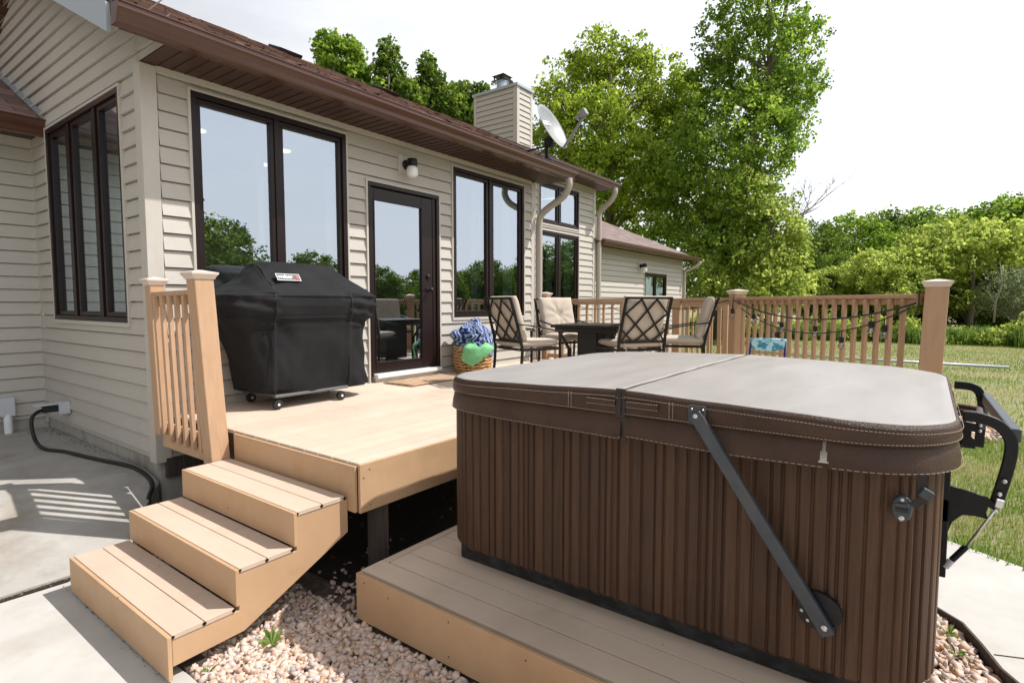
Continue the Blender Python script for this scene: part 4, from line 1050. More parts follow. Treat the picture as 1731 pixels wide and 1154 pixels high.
for x, y, z in ((2.6685,-5.1975,0.9765),(2.6685,-5.1858,0.9270),(2.6685,-5.1777,0.8595),(2.6685,-5.0310,0.6120),(2.6685,-5.0328,0.5895),(2.6685,-5.0310,0.6435),(3.5595,-5.1795,1.0485),(3.5595,-5.1795,1.0215),(3.5595,-5.1795,0.9945)):
    disc(lbt, x-.012, y, z, .008, .004)
lbt.obj('bolt', M['steel'], lift, smooth='auto')
MB().bar((2.6370,-5.1822,0.8820),(2.6370,-5.1876,0.9135),.024,.024).obj('strut_end', M['steel'], lift, bevel=.003)
MB().bar((2.6955,-5.0715,1.1970),(2.6910,-5.1075,1.1952),.02,.02).obj('cover_hinge', M['steel'], lift, bevel=.002)

# ------------------------------------------------------------------ grill
gr = thing('grill', 'barbecue grill under a fitted black cover in front of the big window', 'grill')
lev = [(.862,2.40,3.52,-.675,-.10,6),(.95,2.38,3.50,-.685,-.09,6),(1.20,2.31,3.47,-.69,-.08,5),(1.38,2.25,3.47,-.69,-.07,5),(1.46,2.19,3.50,-.70,-.06,5),(1.52,2.16,3.56,-.735,-.05,5),(1.60,2.13,3.59,-.745,-.05,6),(1.675,2.14,3.59,-.735,-.05,6),(1.72,2.20,3.55,-.71,-.06,5),(1.80,2.33,3.47,-.64,-.10,4),(1.90,2.43,3.30,-.55,-.17,3.5),(1.95,2.47,3.24,-.50,-.24,3),(1.975,2.53,3.16,-.44,-.30,3)]
def gsurf(u, v):
    # u 0..1 height, v around
    f = u*(len(lev)-1); i = min(int(f), len(lev)-2); t = f-i; a, b = lev[i], lev[i+1]
    L = [a[k]+(b[k]-a[k])*t for k in range(6)]
    th = 2*math.pi*v; c, s = math.cos(th), math.sin(th); e = 2/L[5]
    x = (L[1]+L[2])/2+(L[2]-L[1])/2*math.copysign(abs(c)**e, c); y = (L[3]+L[4])/2+(L[4]-L[3])/2*math.copysign(abs(s)**e, s); z = L[0]
    p = Vector((x, y, z))
    wr = .030*mnoise.noise(Vector((x*4, y*4, z*2.6)))+.014*mnoise.noise(Vector((x*9+z*5, y*9, z*4)))+.008*mnoise.noise(Vector((x*13+4, y*13, z*6)))
    # raised side folds and the overhanging lid flap at the front
    if y < -.4 and 1.50 < z < 1.68: wr -= .012
    if y < -.4: wr += .014*math.exp(-((x-2.475)/.02)**2)+.014*math.exp(-((x-3.20)/.02)**2)
    if 1.40 < z < 1.70 and (x < 2.5 or x > 3.2): wr += .010*math.sin(z*60+x*9)
    # diagonal drag folds on the skirt
    if z < 1.45: wr += .010*math.sin((x*1.2+z*.9)*16+3*mnoise.noise(Vector((x*2,z*2,1))))*max(0, min(1, (1.45-z)/.4))*(1 if x > 3.0 else .45)
    nx, ny = c, s
    p += Vector((-(-nx), ny, 0))*wr
    if z < .89: p.z += .020*math.sin(x*3+1)+.04*max(0, x-3.1)
    return p
gm = MB().grid(gsurf, 72, 150, closed=True)
gm.f.append(tuple(72*150+k for k in range(150)))
gc = gm.obj('grill_cover', M['gcover'], gr, smooth=True, fix=True)
# seams
for xs_ in (2.475, 3.205):
    P_ = []
    for i in range(26):
        z = .875+1.065*i/25
        # front surface y at that height
        f = 0
        while f < len(lev)-2 and lev[f+1][0] < z: f += 1
        t = (z-lev[f][0])/(lev[f+1][0]-lev[f][0]); yy = lev[f][3]+(lev[f+1][3]-lev[f][3])*t
        e_ = 2.0; P_.append((xs_+.02*(z > 1.6)*0, yy-.010+(.03 if z > 1.8 else .0)+(.03 if z>1.9 else 0), z))
    MB().tube(P_, .0045, 6).obj('cover_seam', M['black'], gc, smooth=True)
B(((2.27,-.60,1.44),(2.275,-.50,1.50))).obj('care_tag', M['boxgrey'], gc)
# undercarriage
B(((2.48,-.68,.840),(3.20,-.64,.866)), ((2.50,-.14,.832),(3.42,-.10,.868)), ((2.50,-.64,.84),(3.42,-.14,.866))).obj('cart_shelf', M['cartgrey'], gr, bevel=.006)
for i, (x, y) in enumerate(((2.51,-.655),(3.11,-.685),(2.56,-.14),(3.36,-.14))):
    w_ = MB().lathe([(.010,-.020),(.038,-.018),(.042,-.009),(.042,.009),(.038,.018),(.010,.020)], (x,y,.783), 18, 'y').obj('wheel', M['black'], gr, smooth='auto')
    MB().lathe([(.011,-.0205),(.011,-.0235),(.004,-.025)], (x,y,.783), 12, 'y').obj('hub', M['white'], w_)
# logo patch on the sloping lid front
pn = Vector((0,-.80,.60)).normalized(); pu = Vector((0,.60,.80)).normalized(); px_ = Vector((1,0,0))
lc = Vector((2.645,-.642,1.835))
lmt = Matrix.Translation(lc) @ Matrix(((px_.x,pu.x,pn.x),(px_.y,pu.y,pn.y),(px_.z,pu.z,pn.z))).to_4x4()
def patch(name, w_, h_, d, mat, dx=0, hollow=0):
    m = MB()
    if hollow:
        for (a, b, c, d_) in ((-w_/2,w_/2,h_/2-hollow,h_/2),(-w_/2,w_/2,-h_/2,-h_/2+hollow),(-w_/2,-w_/2+hollow,-h_/2+hollow,h_/2-hollow),(w_/2-hollow,w_/2,-h_/2+hollow,h_/2-hollow)): m.box((a,c,d),(b,d_,d+.002))
    else: m.box((-w_/2+dx,-h_/2,d),(w_/2+dx,h_/2,d+.002))
    me_ = m.obj(name, mat, gc); me_.data.transform(lmt); return me_
patch('logo_patch', .215, .070, .000, M['black'])
patch('logo_border', .215, .070, .003, M['wprint'], hollow=.004)
patch('logo_band', .22, .060, .0025, M['wprint'], hollow=.0001) if 0 else None
text('logo_lettering', 'weber', .052, M['wprint'], lmt @ Matrix.Translation((-.028,.004,.0045)), gc, .001, .0012)
lr = MB().lathe([(.016,.004),(.016,.006)], (.085,.0,0), 14).box((.068,-.024,.004),(.102,-.019,.006)); o = lr.obj('logo_kettle', M['red'], gc); o.data.transform(lmt)

# ------------------------------------------------------------------ doormat, basket, towels
dmt = thing('doormat', 'worn reddish brown doormat lying at the patio door', 'doormat', loc=(4.48,-.40,.742), rz=R(1))
m = MB().grid(lambda a, b: (-.44+.88*b, -.22+.44*a, .010+.003*math.sin(b*9+a*4)), 10, 20); m.obj('mat_face', M['mat'], dmt, smooth=True, solid=.014)
m = MB()
for k in range(40):
    m.box((-.44-.02*rng.random(), -.215+k*.011, .004),(-.438, -.211+k*.011, .010)); m.box((.438, -.215+k*.011, .004),(.44+.02*rng.random(), -.211+k*.011, .010))
m.obj('fringe', M['rope'], dmt)
bk = thing('basket', 'open-weave brown rope basket heaped with towels by the wall', 'basket', loc=(5.40,-.30,.742))
bm2 = MB(); nw = 9
for k in range(nw):
    z = .02+k*.0385; r = .205+.045*(z/.34)+.014*math.sin(z*14)
    bm2.tube([((r+.006*math.sin(i*2.4+k*1.7))*math.cos(2*math.pi*i/40), (r+.006*math.sin(i*2.4+k*1.7))*math.sin(2*math.pi*i/40), z+.007*math.sin(i*1.9+k)) for i in range(41)], .0155, 6)
for k in range(26):
    a = 2*math.pi*k/26
    bm2.tube([((.203+.045*(z/.34)+.014*math.sin(z*14)+.008*math.sin(z*60+k*3))*math.cos(a), (.203+.045*(z/.34)+.014*math.sin(z*14)+.008*math.sin(z*60+k*3))*math.sin(a), z) for z in [.01*j for j in range(34)]], .007, 5)
bm2.lathe([(.20,.0),(.20,.012)], (0,0,0), 24)
bm2.obj('weave', M['rope'], bk, smooth=True)
MB().lathe([(.18,.02),(.225,.31),(.22,.315)], (0,0,0), 24).obj('lining', M['dkvinyl'], bk, smooth=True)
def cloth_heap(c, rx, ry, rz, seed, name, mat, label, amp=.16, grp=None, droop=None):
    def f(u, v):
        th = 2*math.pi*v; ph = math.pi*(u*.72+.0)
        d = Vector((math.sin(ph)*math.cos(th), math.sin(ph)*math.sin(th), math.cos(ph)))
        n = mnoise.noise(d*1.4+Vector((seed,0,0)))*amp*1.2 + (abs(mnoise.noise(Vector((d.x*2,d.y*2,d.z*5))+Vector((0,seed,0))))-.2)*amp*1.2 + abs(mnoise.noise(d*3+Vector((seed,seed,0))))*amp*.9
        q = 1+n
        return (c[0]+d.x*rx*q, c[1]+d.y*ry*q, c[2]+d.z*rz*q)
    m = MB().grid(f, 40, 70, closed=True)
    o = m.obj(name, mat, smooth=True, solid=.006); return tag(o, label, 'towel', grp)
cloth_heap((5.41,-.31,1.13), .235,.22,.235, 3.1, 'towel', M['towel'], 'rumpled blue and white patterned beach towel on top of the basket', .30, 'towels in the basket')
# green towel draped over the rim
def gt(u, v):
    a = R(195)+R(78)*v; drop = u
    r = .25+.035*math.sin(drop*2.6)+.012*math.sin(v*8+drop*3)
    wid = 1-.62*max(0, drop-.25)
    a2 = R(234)+(a-R(234))*wid-.16*u+.10*math.sin(u*5)
    r2_ = .02*mnoise.noise(Vector((u*5,v*5,2)))
    z = r2_+.41-.30*drop*(1-.35*abs(v-.5))+.05*math.sin(v*3.1)*(1-drop)
    r2 = r*(.55+.55*min(1, drop*2.8)) + .012*math.sin(v*7)
    return (5.40+r2*math.cos(a2)*1.05, -.30+r2*math.sin(a2)*1.05, .742+z)
tag(MB().grid(gt, 26, 30).obj('towel', M['towelg'], smooth=True, solid=.007), 'bright green towel hanging over the rim of the basket', 'towel', 'towels in the basket')

# ------------------------------------------------------------------ patio chairs
def make_chair():
    c = thing('patio_chair', None, 'chair', 'patio chairs round the fire table')
    W2 = .28
    for sx in (-1, 1):
        MB().tube([(sx*W2,-.27,0),(sx*W2,-.265,.2),(sx*W2,-.26,.40)], .014, 8) if 0 else None
        # front legs
        MB().bar((sx*W2,.25,0),(sx*W2,.245,.56),.028,.022).obj('leg', M['furn'], c, bevel=.004)
        pts = [(sx*W2,-.30,0),(sx*W2,-.265,.18),(sx*W2,-.25,.38),(sx*(W2-.005),-.275,.52),(sx*(W2-.01),-.345,.78),(sx*(W2-.012),-.40,.945)]
        m = MB()
        for a, b in zip(pts, pts[1:]): m.bar(a, b, .026, .026, (0,1,0))
        m.obj('rear_leg', M['furn'], c, bevel=.004)
        ar = [(sx*W2,-.32,.66),(sx*(W2+.012),-.18,.645),(sx*(W2+.015),-.02,.62),(sx*(W2+.01),.14,.59),(sx*W2,.26,.575),(sx*W2,.285,.55)]
        m = MB()
        for a, b in zip(ar, ar[1:]): m.bar(a, b, .038, .014)
        m.obj('armrest', M['furn'], c, bevel=.004)
    MB().bar((-W2,.24,.385),(W2,.24,.385),.022,.030).bar((-W2,-.25,.385),(W2,-.25,.385),.022,.030).bar((-W2,-.25,.385),(-W2,.24,.385),.022,.030).bar((W2,-.25,.385),(W2,.24,.385),.022,.030).obj('seat_frame', M['furn'], c, bevel=.004)
    def bp(u, v): # point on the back plane: u -1..1, v 0..1
        z = .46+v*.475; y = -.262-.14*v; return Vector((u*(W2-.012), y, z))
    m = MB(); m.bar(bp(-1,1), bp(1,1), .026, .026); m.bar(bp(-1,.02), bp(1,.02), .022, .022)
    for a, b in (((-1,.62),(-.28,1)),((-1,0.02),(.36,.98)),((-.36,.02),(1,.70)),((.42,.02),(1,.30)),((1,.62),(.28,1)),((1,.02),(-.36,.98)),((.36,.02),(-1,.70)),((-.42,.02),(-1,.30))):
        m.bar(bp(*a), bp(*b), .020, .010, (0,1,.2))
    m.obj('back_lattice', M['furn'], c, bevel=.002)
    def cushion(w_, h_, t_, f, tuft, name, mat):
        mm = MB()
        def s(sign):
            def g(a, b):
                x = -1+2*b; z = -1+2*a
                edge = (max(0, 1-abs(x)**5)*max(0, 1-abs(z)**5))**.5
                tt = t_*(.34+.66*edge)
                for tx, tz in tuft:
                    d = math.hypot((x-tx)*w_, (z-tz)*h_); tt -= t_*.55*math.exp(-(d/.045)**2)
                if tuft and sign > 0:
                    d = math.hypot(x*w_, z*h_); an = math.atan2(z, x); tt += .010*math.sin(an*9+2*x)*math.exp(-(d/.20)**2)
                return f(x*w_*(1-.03*(1-edge)), z*h_*(1-.03*(1-edge)), sign*tt)
            return g
        mm.grid(s(1), 22, 22); mm.grid(s(-1), 22, 22)
        k = 23; e = [(0,j) for j in range(k)]+[(i,k-1) for i in range(1,k)]+[(k-1,j) for j in range(k-2,-1,-1)]+[(i,0) for i in range(k-2,0,-1)]
        idx = [i*k+j for i, j in e]
        for a, b in zip(idx, idx[1:]+idx[:1]): mm.f.append((a, b, b+k*k, a+k*k))
        return mm.obj(name, mat, c, smooth=True)
    cushion(.265, .265, .045, lambda x, z, t: (x, z+.0, .445+t+.004*math.sin(x*14)), [], 'seat_cushion', M['cush'])
    cb_ = Vector((0, -.28, .70))
    def bf_(x, z, t):
        n = Vector((0,.96,.28)); u_ = Vector((0,-.28,.96)); p = Vector((0,-.262,.715))+Vector((x,0,0))+u_*z+n*t; return p
    cushion(.262, .255, .058, bf_, [(0,.05)], 'back_cushion', M['cush'])
    m = MB().tube([(-.20,-.235,.50),(-.22,-.28,.45),(-.19,-.27,.38)], .006, 5).tube([(.20,-.235,.50),(.22,-.28,.45),(.24,-.27,.39)], .006, 5); m.obj('cushion_tie', M['cush'], c)
    return c
chair = make_chair()
chairs = [((5.12,-1.35), R(-111), 'patio chair with lattice back nearest the towel basket'),
          ((6.30,-1.17), R(-205), 'patio chair facing the camera with its tufted back cushion showing'),
          ((5.74,-2.30), R(-35), 'patio chair with its lattice back squarely to the camera'),
          ((6.58,-2.58), R(20), 'patio chair in side view in front of the railing, rightmost of the set')]
for i, ((x, y), rz, lab) in enumerate(chairs):
    o = chair if i == 0 else copy_tree(chair)
    o.location = (x, y, DZ); o.rotation_euler = (0, 0, rz); o['label'] = lab
tb = thing('fire_table', 'low dark bronze square patio table with splayed legs between the chairs', 'table', loc=(5.90,-1.80,DZ), rz=R(8))
B(((-.41,-.41,.60),(.41,.41,.635))).obj('table_top', M['furn'], tb, bevel=.008)
B(((-.17,-.17,.03),(.17,.17,.58))).obj('burner_box', M['black'], tb, bevel=.006)
B(((-.37,-.37,.55),(.37,.37,.60))).obj('apron', M['blackm'], tb, bevel=.004)
for sx in (-1,1):
    for sy in (-1,1):
        MB().bar((sx*.34,sy*.34,.57),(sx*.24,sy*.24,.34),.045,.03).bar((sx*.24,sy*.24,.36),(sx*.24,sy*.24,.0),.045,.03).obj('leg', M['furn'], tb, bevel=.004)
# kid's folding chair
kc = thing('kids_chair', "small folding child's chair with a blue patterned back sling", 'chair', loc=(5.50,-3.77,DZ+.0), rz=R(-72))
for sx in (-1,1):
    MB().tube([(sx*.15,.14,0),(sx*.15,-.02,.27),(sx*.14,-.13,.55)], .010, 8).obj('leg', M['kidframe'], kc, smooth=True)
    MB().tube([(sx*.14,-.16,0),(sx*.14,.13,.28)], .010, 8).obj('leg', M['kidframe'], kc, smooth=True)
MB().grid(lambda a, b: (-.15+.30*b, -.095-.04*a+.035*math.sin(math.pi*b)*-1, (.478+.080*a-.022*math.sin(math.pi*b)*(1-a)+.010*a*math.sin(math.pi*b))), 8, 16).obj('back_sling', M['kidseat'], kc, smooth=True, solid=.012)
MB().grid(lambda a, b: (-.14+.28*b, -.12+.25*a, .27-.02*math.sin(math.pi*b)), 8, 12).obj('seat_sling', M['kidseat'], kc, smooth=True, solid=.008)

# ------------------------------------------------------------------ string lights
def sag(p, q, d, n=16):
    p, q = Vector(p), Vector(q); return [p.lerp(q, i/n)-Vector((0,0,d*4*(i/n)*(1-i/n))) for i in range(n+1)]
def along(t, z, off=-.05):   # along the diagonal railing, t 0 right .. 1 mid, on the camera side
    return Vector((5.46+(7.35-5.46)*t-.07, -4.96+(-3.05+4.96)*t+.07, z))
def bulb_at(parent, p, drop=.05):
    b = MB().tube([(p.x,p.y,p.z),(p.x,p.y,p.z-drop)], .004, 6).lathe([(.010,-drop),(.021,-drop-.005),(.022,-drop-.05),(.018,-drop-.055)], p, 12)
    o = b.obj('bulb_socket', M['bulbcap'], parent, smooth='auto')
    MB().lathe([(.014,-drop-.055),(.022,-drop-.072),(.025,-drop-.09),(.018,-drop-.112),(.003,-drop-.118)], p, 12).obj('bulb', M['bulb'], o, smooth=True)
sl1 = thing('string_lights', 'black wire of clear bulbs sagging in loops along the diagonal railing', 'string lights', 'string lights on the railings')
c1 = sag(along(.01,1.62), along(.99,1.66), .18, 30); MB().tube(c1, .008, 6).obj('wire', M['black'], sl1, smooth=True)
c2_ = sag(along(.03,1.58), along(.93,1.56), .25, 30); MB().tube(c2_, .006, 6).obj('wire', M['black'], sl1, smooth=True)
MB().tube([along(.0,1.72), along(.0,1.60), along(.01,1.52)], .006, 6).tube([along(.99,1.71), along(1.0,1.60), along(.99,1.5)], .006, 6).obj('wire', M['black'], sl1, smooth=True)
for i in (5, 13, 19, 25): bulb_at(sl1, c1[i], .06)
for i in (3, 9, 21): bulb_at(sl1, c2_[i], .05)
bulb_at(sl1, along(1.0,1.60), .05)
sl2 = thing('string_lights', 'black wire with few bulbs looped on the railing behind the patio chairs', 'string lights', 'string lights on the railings')
yb_ = lambda y, z: Vector((7.35, y, z))
for a, b, d in ((-.55,-1.25,.06),(-1.25,-2.1,.08),(-2.1,-2.9,.05)): MB().tube(sag(yb_(a,1.64 if a > -1 else 1.56), yb_(b,1.56 if b > -2.5 else 1.66), d, 12), .005, 6).obj('wire', M['black'], sl2, smooth=True)
bulb_at(sl2, yb_(-.55,1.68), .02); bulb_at(sl2, yb_(-2.72,1.56), .05)

# ------------------------------------------------------------------ things by the left wall
bx_ = thing('power_outlet', 'grey weatherproof outlet box with raised lid low on the side wall', 'outlet box')
B(((1.74,2.05,.50),(1.83,2.20,.62))).obj('box', M['boxgrey'], bx_, bevel=.004)
B(((1.56,2.06,.60),(1.75,2.19,.612))).obj('lid', M['boxgrey'], bx_, bevel=.003)
B(((1.62,2.09,.525),(1.74,2.16,.585))).obj('plug', M['black'], bx_, bevel=.006)
hs2 = [Vector(p) for p in ((1.63,2.12,.55),(1.58,2.10,.545),(1.52,2.05,.50),(1.50,1.98,.40),(1.50,1.85,.29),(1.52,1.65,.252),(1.60,1.42,.25),(1.64,1.15,.252),(1.70,.80,.252),(1.78,.40,.250),(1.80,.10,.216),(1.76,-.10,.178),(1.68,-.24,.13),(1.66,-.34,.02))]
sm = []
for i in range(len(hs2)-1):
    for t_ in range(6):
        u = t_/6; p0 = hs2[max(i-1,0)]; p1 = hs2[i]; p2 = hs2[i+1]; p3 = hs2[min(i+2,len(hs2)-1)]
        sm.append(.5*((2*p1)+(-p0+p2)*u+(2*p0-5*p1+4*p2-p3)*u*u+(-p0+3*p1-3*p2+p3)*u**3))
tag(MB().tube(sm, .017, 10).obj('cable', M['black'], smooth=True), 'thick black cable running from the outlet box along the foundation', 'cable')
cp = thing('conduit', 'white and grey pipe stub standing against the wing foundation at the left edge', 'pipe')
MB().tube([(1.50,2.87,.20),(1.50,2.87,.44)], .038, 12).obj('pipe', M['white'], cp, smooth='auto')
B(((1.44,2.84,.42),(1.56,2.93,.62))).obj('fitting', M['boxgrey'], cp, bevel=.006)
# pale pipe lying on the lawn
tag(MB().tube([(18.6,-.5,.10),(18.25,-3.2,.07),(18.2,-6.6,.05)], .035, 8).obj('ground_pipe', M['zinc'], smooth=True), 'long pale metal pipe lying on the lawn beyond the deck railing', 'pipe')

# ------------------------------------------------------------------ stones
def ico():
    bm = bmesh.new(); bmesh.ops.create_icosphere(bm, subdivisions=1, radius=1)
    V = np.array([v.co[:] for v in bm.verts]); F = np.array([[v.index for v in f.verts] for f in bm.faces]); bm.free(); return V, F
IV, IF = ico()
rs = np.random.RandomState(5)
def stones(name, pts, sizes, label, mat=M['stone'], flatten=.68):
    n = len(pts); V = np.zeros((n, len(IV), 3)); F = np.zeros((n, len(IF), 3), int)
    dirs = IV
    for i in range(n):
        # angular pebble: chop by random planes
        v = dirs*rs.uniform(.88,1.12,(len(IV),1))
        for _ in range(8):
            d = rs.randn(3); d /= np.linalg.norm(d); h = rs.uniform(.22,.62); ex = v@d-h; v = v-np.outer(np.clip(ex,0,None), d)
        v = v*np.array([1, rs.uniform(.6,1), rs.uniform(.45,flatten+.1)])
        q = rs.randn(4)*np.array([1.6,.35,.35,1.2]); q /= np.linalg.norm(q); w_, x, y, z = q
        Rm = np.array([[1-2*(y*y+z*z),2*(x*y-z*w_),2*(x*z+y*w_)],[2*(x*y+z*w_),1-2*(x*x+z*z),2*(y*z-x*w_)],[2*(x*z-y*w_),2*(y*z+x*w_),1-2*(x*x+y*y)]])
        V[i] = (v@Rm.T)*sizes[i]*1.5+pts[i]; F[i] = IF+i*len(IV)
    r = np.repeat(rs.rand(n), len(IF))
    me = np_mesh(name, V.reshape(-1,3), F.reshape(-1,3), mat, r)
    o = bpy.data.objects.new(name, me); COL.objects.link(o); return tag(o, label, 'gravel', kind='stuff')
def scatter(xr_, yr_, dens, s0, s1, inside, layers=1):
    P, S = [], []
    n = int((xr_[1]-xr_[0])*(yr_[1]-yr_[0])*dens)
    for _ in range(n):
        x = rs.uniform(*xr_); y = rs.uniform(*yr_)
        if not inside(x, y): continue
        s = rs.uniform(s0, s1)*(1.25 if rs.rand() < .08 else 1)
        P.append((x, y, -.034+s*.35+rs.uniform(0,.020))); S.append(s)
    return np.array(P), S
ina = lambda x, y: not (x < 1.05 and y > -3.3) and not (x > PX-.01 and y < PYL+.01) and not (y > -.2 and x > 1.86 and False)
P_, S_ = scatter((1.04,1.76),(-4.6,-1.0), 5600, .009,.026, ina)
P2_, S2_ = scatter((1.7,2.6),(-2.68,-2.0), 900, .011,.022, lambda x, y: ina(x, y) and rs.rand() < (1 if y < -2.3 else .08))
stones('gravel', np.vstack([P_, P2_]), S_+S2_, 'pinkish cream crushed stone bed between the steps and the tub platform')
def inb(x, y):
    # inside the curved edging on the right
    import bisect as bs2
    E_ = [(2.4,-6.0),(2.7,-5.54),(3.14,-5.27),(3.33,-5.21),(3.49,-5.15),(3.62,-5.02),(3.75,-4.9)]
    for (xa, ya), (xb, yb) in zip(E_, E_[1:]):
        if xa <= x <= xb: return y > ya+(yb-ya)*(x-xa)/(xb-xa)+.02
    return x < 2.4
P_, S_ = scatter((2.35,3.72),(-5.75,-4.9), 3800, .010,.027, inb)
stones('gravel', P_, S_, 'cream and tan stones inside the curved edging right of the hot tub')
P_, S_ = scatter((8.7,10.2),(-5.9,-4.9), 420, .02,.045, lambda x, y: ((x-9.4)/.75)**2+((y+5.35)/.5)**2 < 1)
stones('gravel', P_, S_, 'small patch of pinkish stones in the lawn behind the cover lifter')

# ------------------------------------------------------------------ leaves
def leaf_cloud(centers, size, rs_, shape=.55, ups=.35):
    """two-triangle folded leaves (as one quad each) at given centres"""
    n = len(centers); d = rs_.randn(n,3); d[:,2] -= ups; d /= np.linalg.norm(d,axis=1,keepdims=True)
    a = rs_.randn(n,3); a -= (a*d).sum(1,keepdims=True)*d; a /= np.linalg.norm(a,axis=1,keepdims=True); b = np.cross(d, a)
    s = size*rs_.uniform(.6,1.3,(n,1)); C = centers
    V = np.stack([C-d*s*.6, C+a*s*shape+b*s*.12, C+d*s*.7, C-a*s*shape+b*s*.12],1)
    F = np.arange(n*4).reshape(n,4); return V.reshape(-1,3), F
def crown_mesh(name, blobs, nleaf, size, mat, seed, clump=.45, per=26, shape=.5, fill=.55):
    """blobs: (x,y,z,rx,ry,rz). leaves sit in clumps on and inside the blobs"""
    q = np.random.RandomState(seed); Bl = np.array(blobs, float); vol = Bl[:,3]*Bl[:,4]*Bl[:,5]; pr = vol**.75; pr /= pr.sum()
    nc = max(1, nleaf//per); idx = q.choice(len(Bl), nc, p=pr); d = q.randn(nc,3); d /= np.linalg.norm(d,axis=1,keepdims=True)
    rad = q.uniform(fill,1,(nc,1))**.6*q.uniform(.86,1.14,(nc,1))
    cc = Bl[idx,:3]+d*rad*Bl[idx,3:6]
    keep = np.array([mnoise.noise(Vector((p[0]*.75, p[1]*.75, p[2]*.75+seed))) > -.22 for p in cc]); cc = cc[keep]; nc = len(cc)
    cr2 = clump*q.uniform(.5,1.3,(nc,1)); tone = q.uniform(0,.55,nc)
    k = per; off = q.randn(nc,k,3); off /= np.linalg.norm(off,axis=2,keepdims=True); off *= q.uniform(.35,1,(nc,k,1))**.5
    off[:,:,2] *= .7; off[:,:,2] -= .15*(off[:,:,0]**2+off[:,:,1]**2)
    P = (cc[:,None,:]+off*cr2[:,None,:]).reshape(-1,3)
    V, F = leaf_cloud(P, size, q, shape); r = np.clip(np.repeat(tone,k)+q.uniform(0,.45,nc*k),0,1)
    return np_mesh(name, V, F, mat, r)
def tree(name, base, h, blobs, nleaf, size, mat, seed, label, cat='tree', group=None, clump=.45, per=26, tr=.25, bark='bark', shape=.5, lean=(0,0), fill=.55, limbs=None):
    """blobs are relative to the base"""
    t = thing(name, label, cat, group, loc=base)
    me = crown_mesh('crown', blobs, nleaf, size, M[mat], seed, clump, per, shape, fill)
    o = bpy.data.objects.new('crown', me); COL.objects.link(o); o.parent = t
    q = random.Random(seed); m = MB()
    top = Vector((lean[0], lean[1], h*.86)); pts = []
    for i in range(9):
        u = i/8; pts.append(Vector((top.x*u**1.3+q.uniform(-.08,.08)*tr*3*(i > 0), top.y*u**1.3+q.uniform(-.08,.08)*tr*3*(i > 0), top.z*u)))
    m.tube(pts, [tr*(1-.88*i/8)+.015 for i in range(9)], 9)
    bl = sorted(blobs, key=lambda b: b[2]); 
    for b in (limbs or bl):
        for rep in range(2):
            tgt = Vector(b[:3])+Vector((q.uniform(-.6,.6)*b[3], q.uniform(-.6,.6)*b[4], q.uniform(-.2,.75)*b[5]))
            u = max(.12, min(.85, (tgt.z-.35*b[5]-.8)/(h*.86))); s0 = pts[min(8, int(u*8))]
            mid = s0.lerp(tgt, .5)+Vector((q.uniform(-.2,.2),q.uniform(-.2,.2),.12*(tgt-s0).length*.3))
            r0 = tr*(1-.85*u)*.5+.015
            m.tube([s0, s0.lerp(mid,.5)+Vector((0,0,.05)), mid, mid.lerp(tgt,.5), tgt], [r0, r0*.8, r0*.6, r0*.4, r0*.15+.004], 6)
    m.obj('trunk', M[bark], t, smooth=True); return t

import sys
CAMP = Vector((0,-4.95,1.62)); F_ = 942.47; yw, ptc = R(53.308), R(3.913)
fv = Vector((math.sin(yw)*math.cos(ptc), math.cos(yw)*math.cos(ptc), -math.sin(ptc))); rv = Vector((math.cos(yw),-math.sin(yw),0)); uv_ = rv.cross(fv)
def at(px, py, dep):
    """survey: world point seen along a bearing of the photograph at the given distance"""
    return CAMP + (fv + rv*((px-865.5)/F_) - uv_*((py-577)/F_))*dep
def survey_tree(name, bx, dep, rows, nleaf, size, mat, seed, label, dz=1.0, **kw):
    """rows: (px, py, rpx, rpy) crown lobes; base on the ground below bearing bx"""
    b = at(bx, 520, dep); b.z = -.05; bl = []
    q = random.Random(seed+50)
    for (x, y, rx, ry) in rows:
        p = at(x, y, dep); sx = rx*dep/F_; sy = ry*dep/F_
        dd = q.uniform(-.5,.5)*sx
        bl.append((p.x-b.x+fv.x*dd, p.y-b.y+fv.y*dd, p.z-b.z, sx, sx*1.05, sy))
    h = max(v[2]+v[5] for v in bl)
    return tree(name, b, h, bl, nleaf, size, mat, seed, label, **kw)
# tall trees right of the chimney
survey_tree('tall_tree', 1215, 26, [(1285,20,75,70),(1290,95,90,70),(1270,165,95,70),(1235,240,105,75),(1180,300,95,70),(1300,240,60,60),(1210,360,110,80),(1160,430,90,70),(1290,-50,60,60),(1330,160,50,60),(1350,90,42,55),(1215,70,40,55),(1210,150,50,60),(1250,430,80,80)],
    85000, .115, 'leafB', 11, 'tallest green tree, its leaning crown rising out of the top of the picture', tr=.34, lean=(1.6,-2.4), clump=.32, per=18, group='big trees beyond the far wing')
survey_tree('maple_tree', 1030, 30, [(985,150,65,70),(945,170,45,60),(1060,130,60,60),(1115,150,45,55),(1010,95,40,45),(960,110,25,30),(1075,85,25,30),(1150,170,40,50),(1000,230,85,70),(1080,230,80,70),(940,240,50,50),(1140,240,50,60),(1040,310,100,70),(1110,350,90,60),(990,300,60,50),(1160,130,22,30)],
    80000, .13, 'leafA', 12, 'broad yellow-green maple with a flat ragged top between the chimney and the tallest tree', tr=.34, clump=.36, per=18, group='big trees beyond the far wing')
survey_tree('willow_tree', 1300, 24, [(1290,400,60,60),(1310,455,50,55),(1255,330,60,50),(1270,480,70,50),(1330,430,25,50),(1190,470,60,50),(1345,490,22,30)],
    30000, .11, 'leafC', 13, 'pale yellow-green tree in front of the tallest tree, just left of the treeline', tr=.14, clump=.36, per=22, group='big trees beyond the far wing')
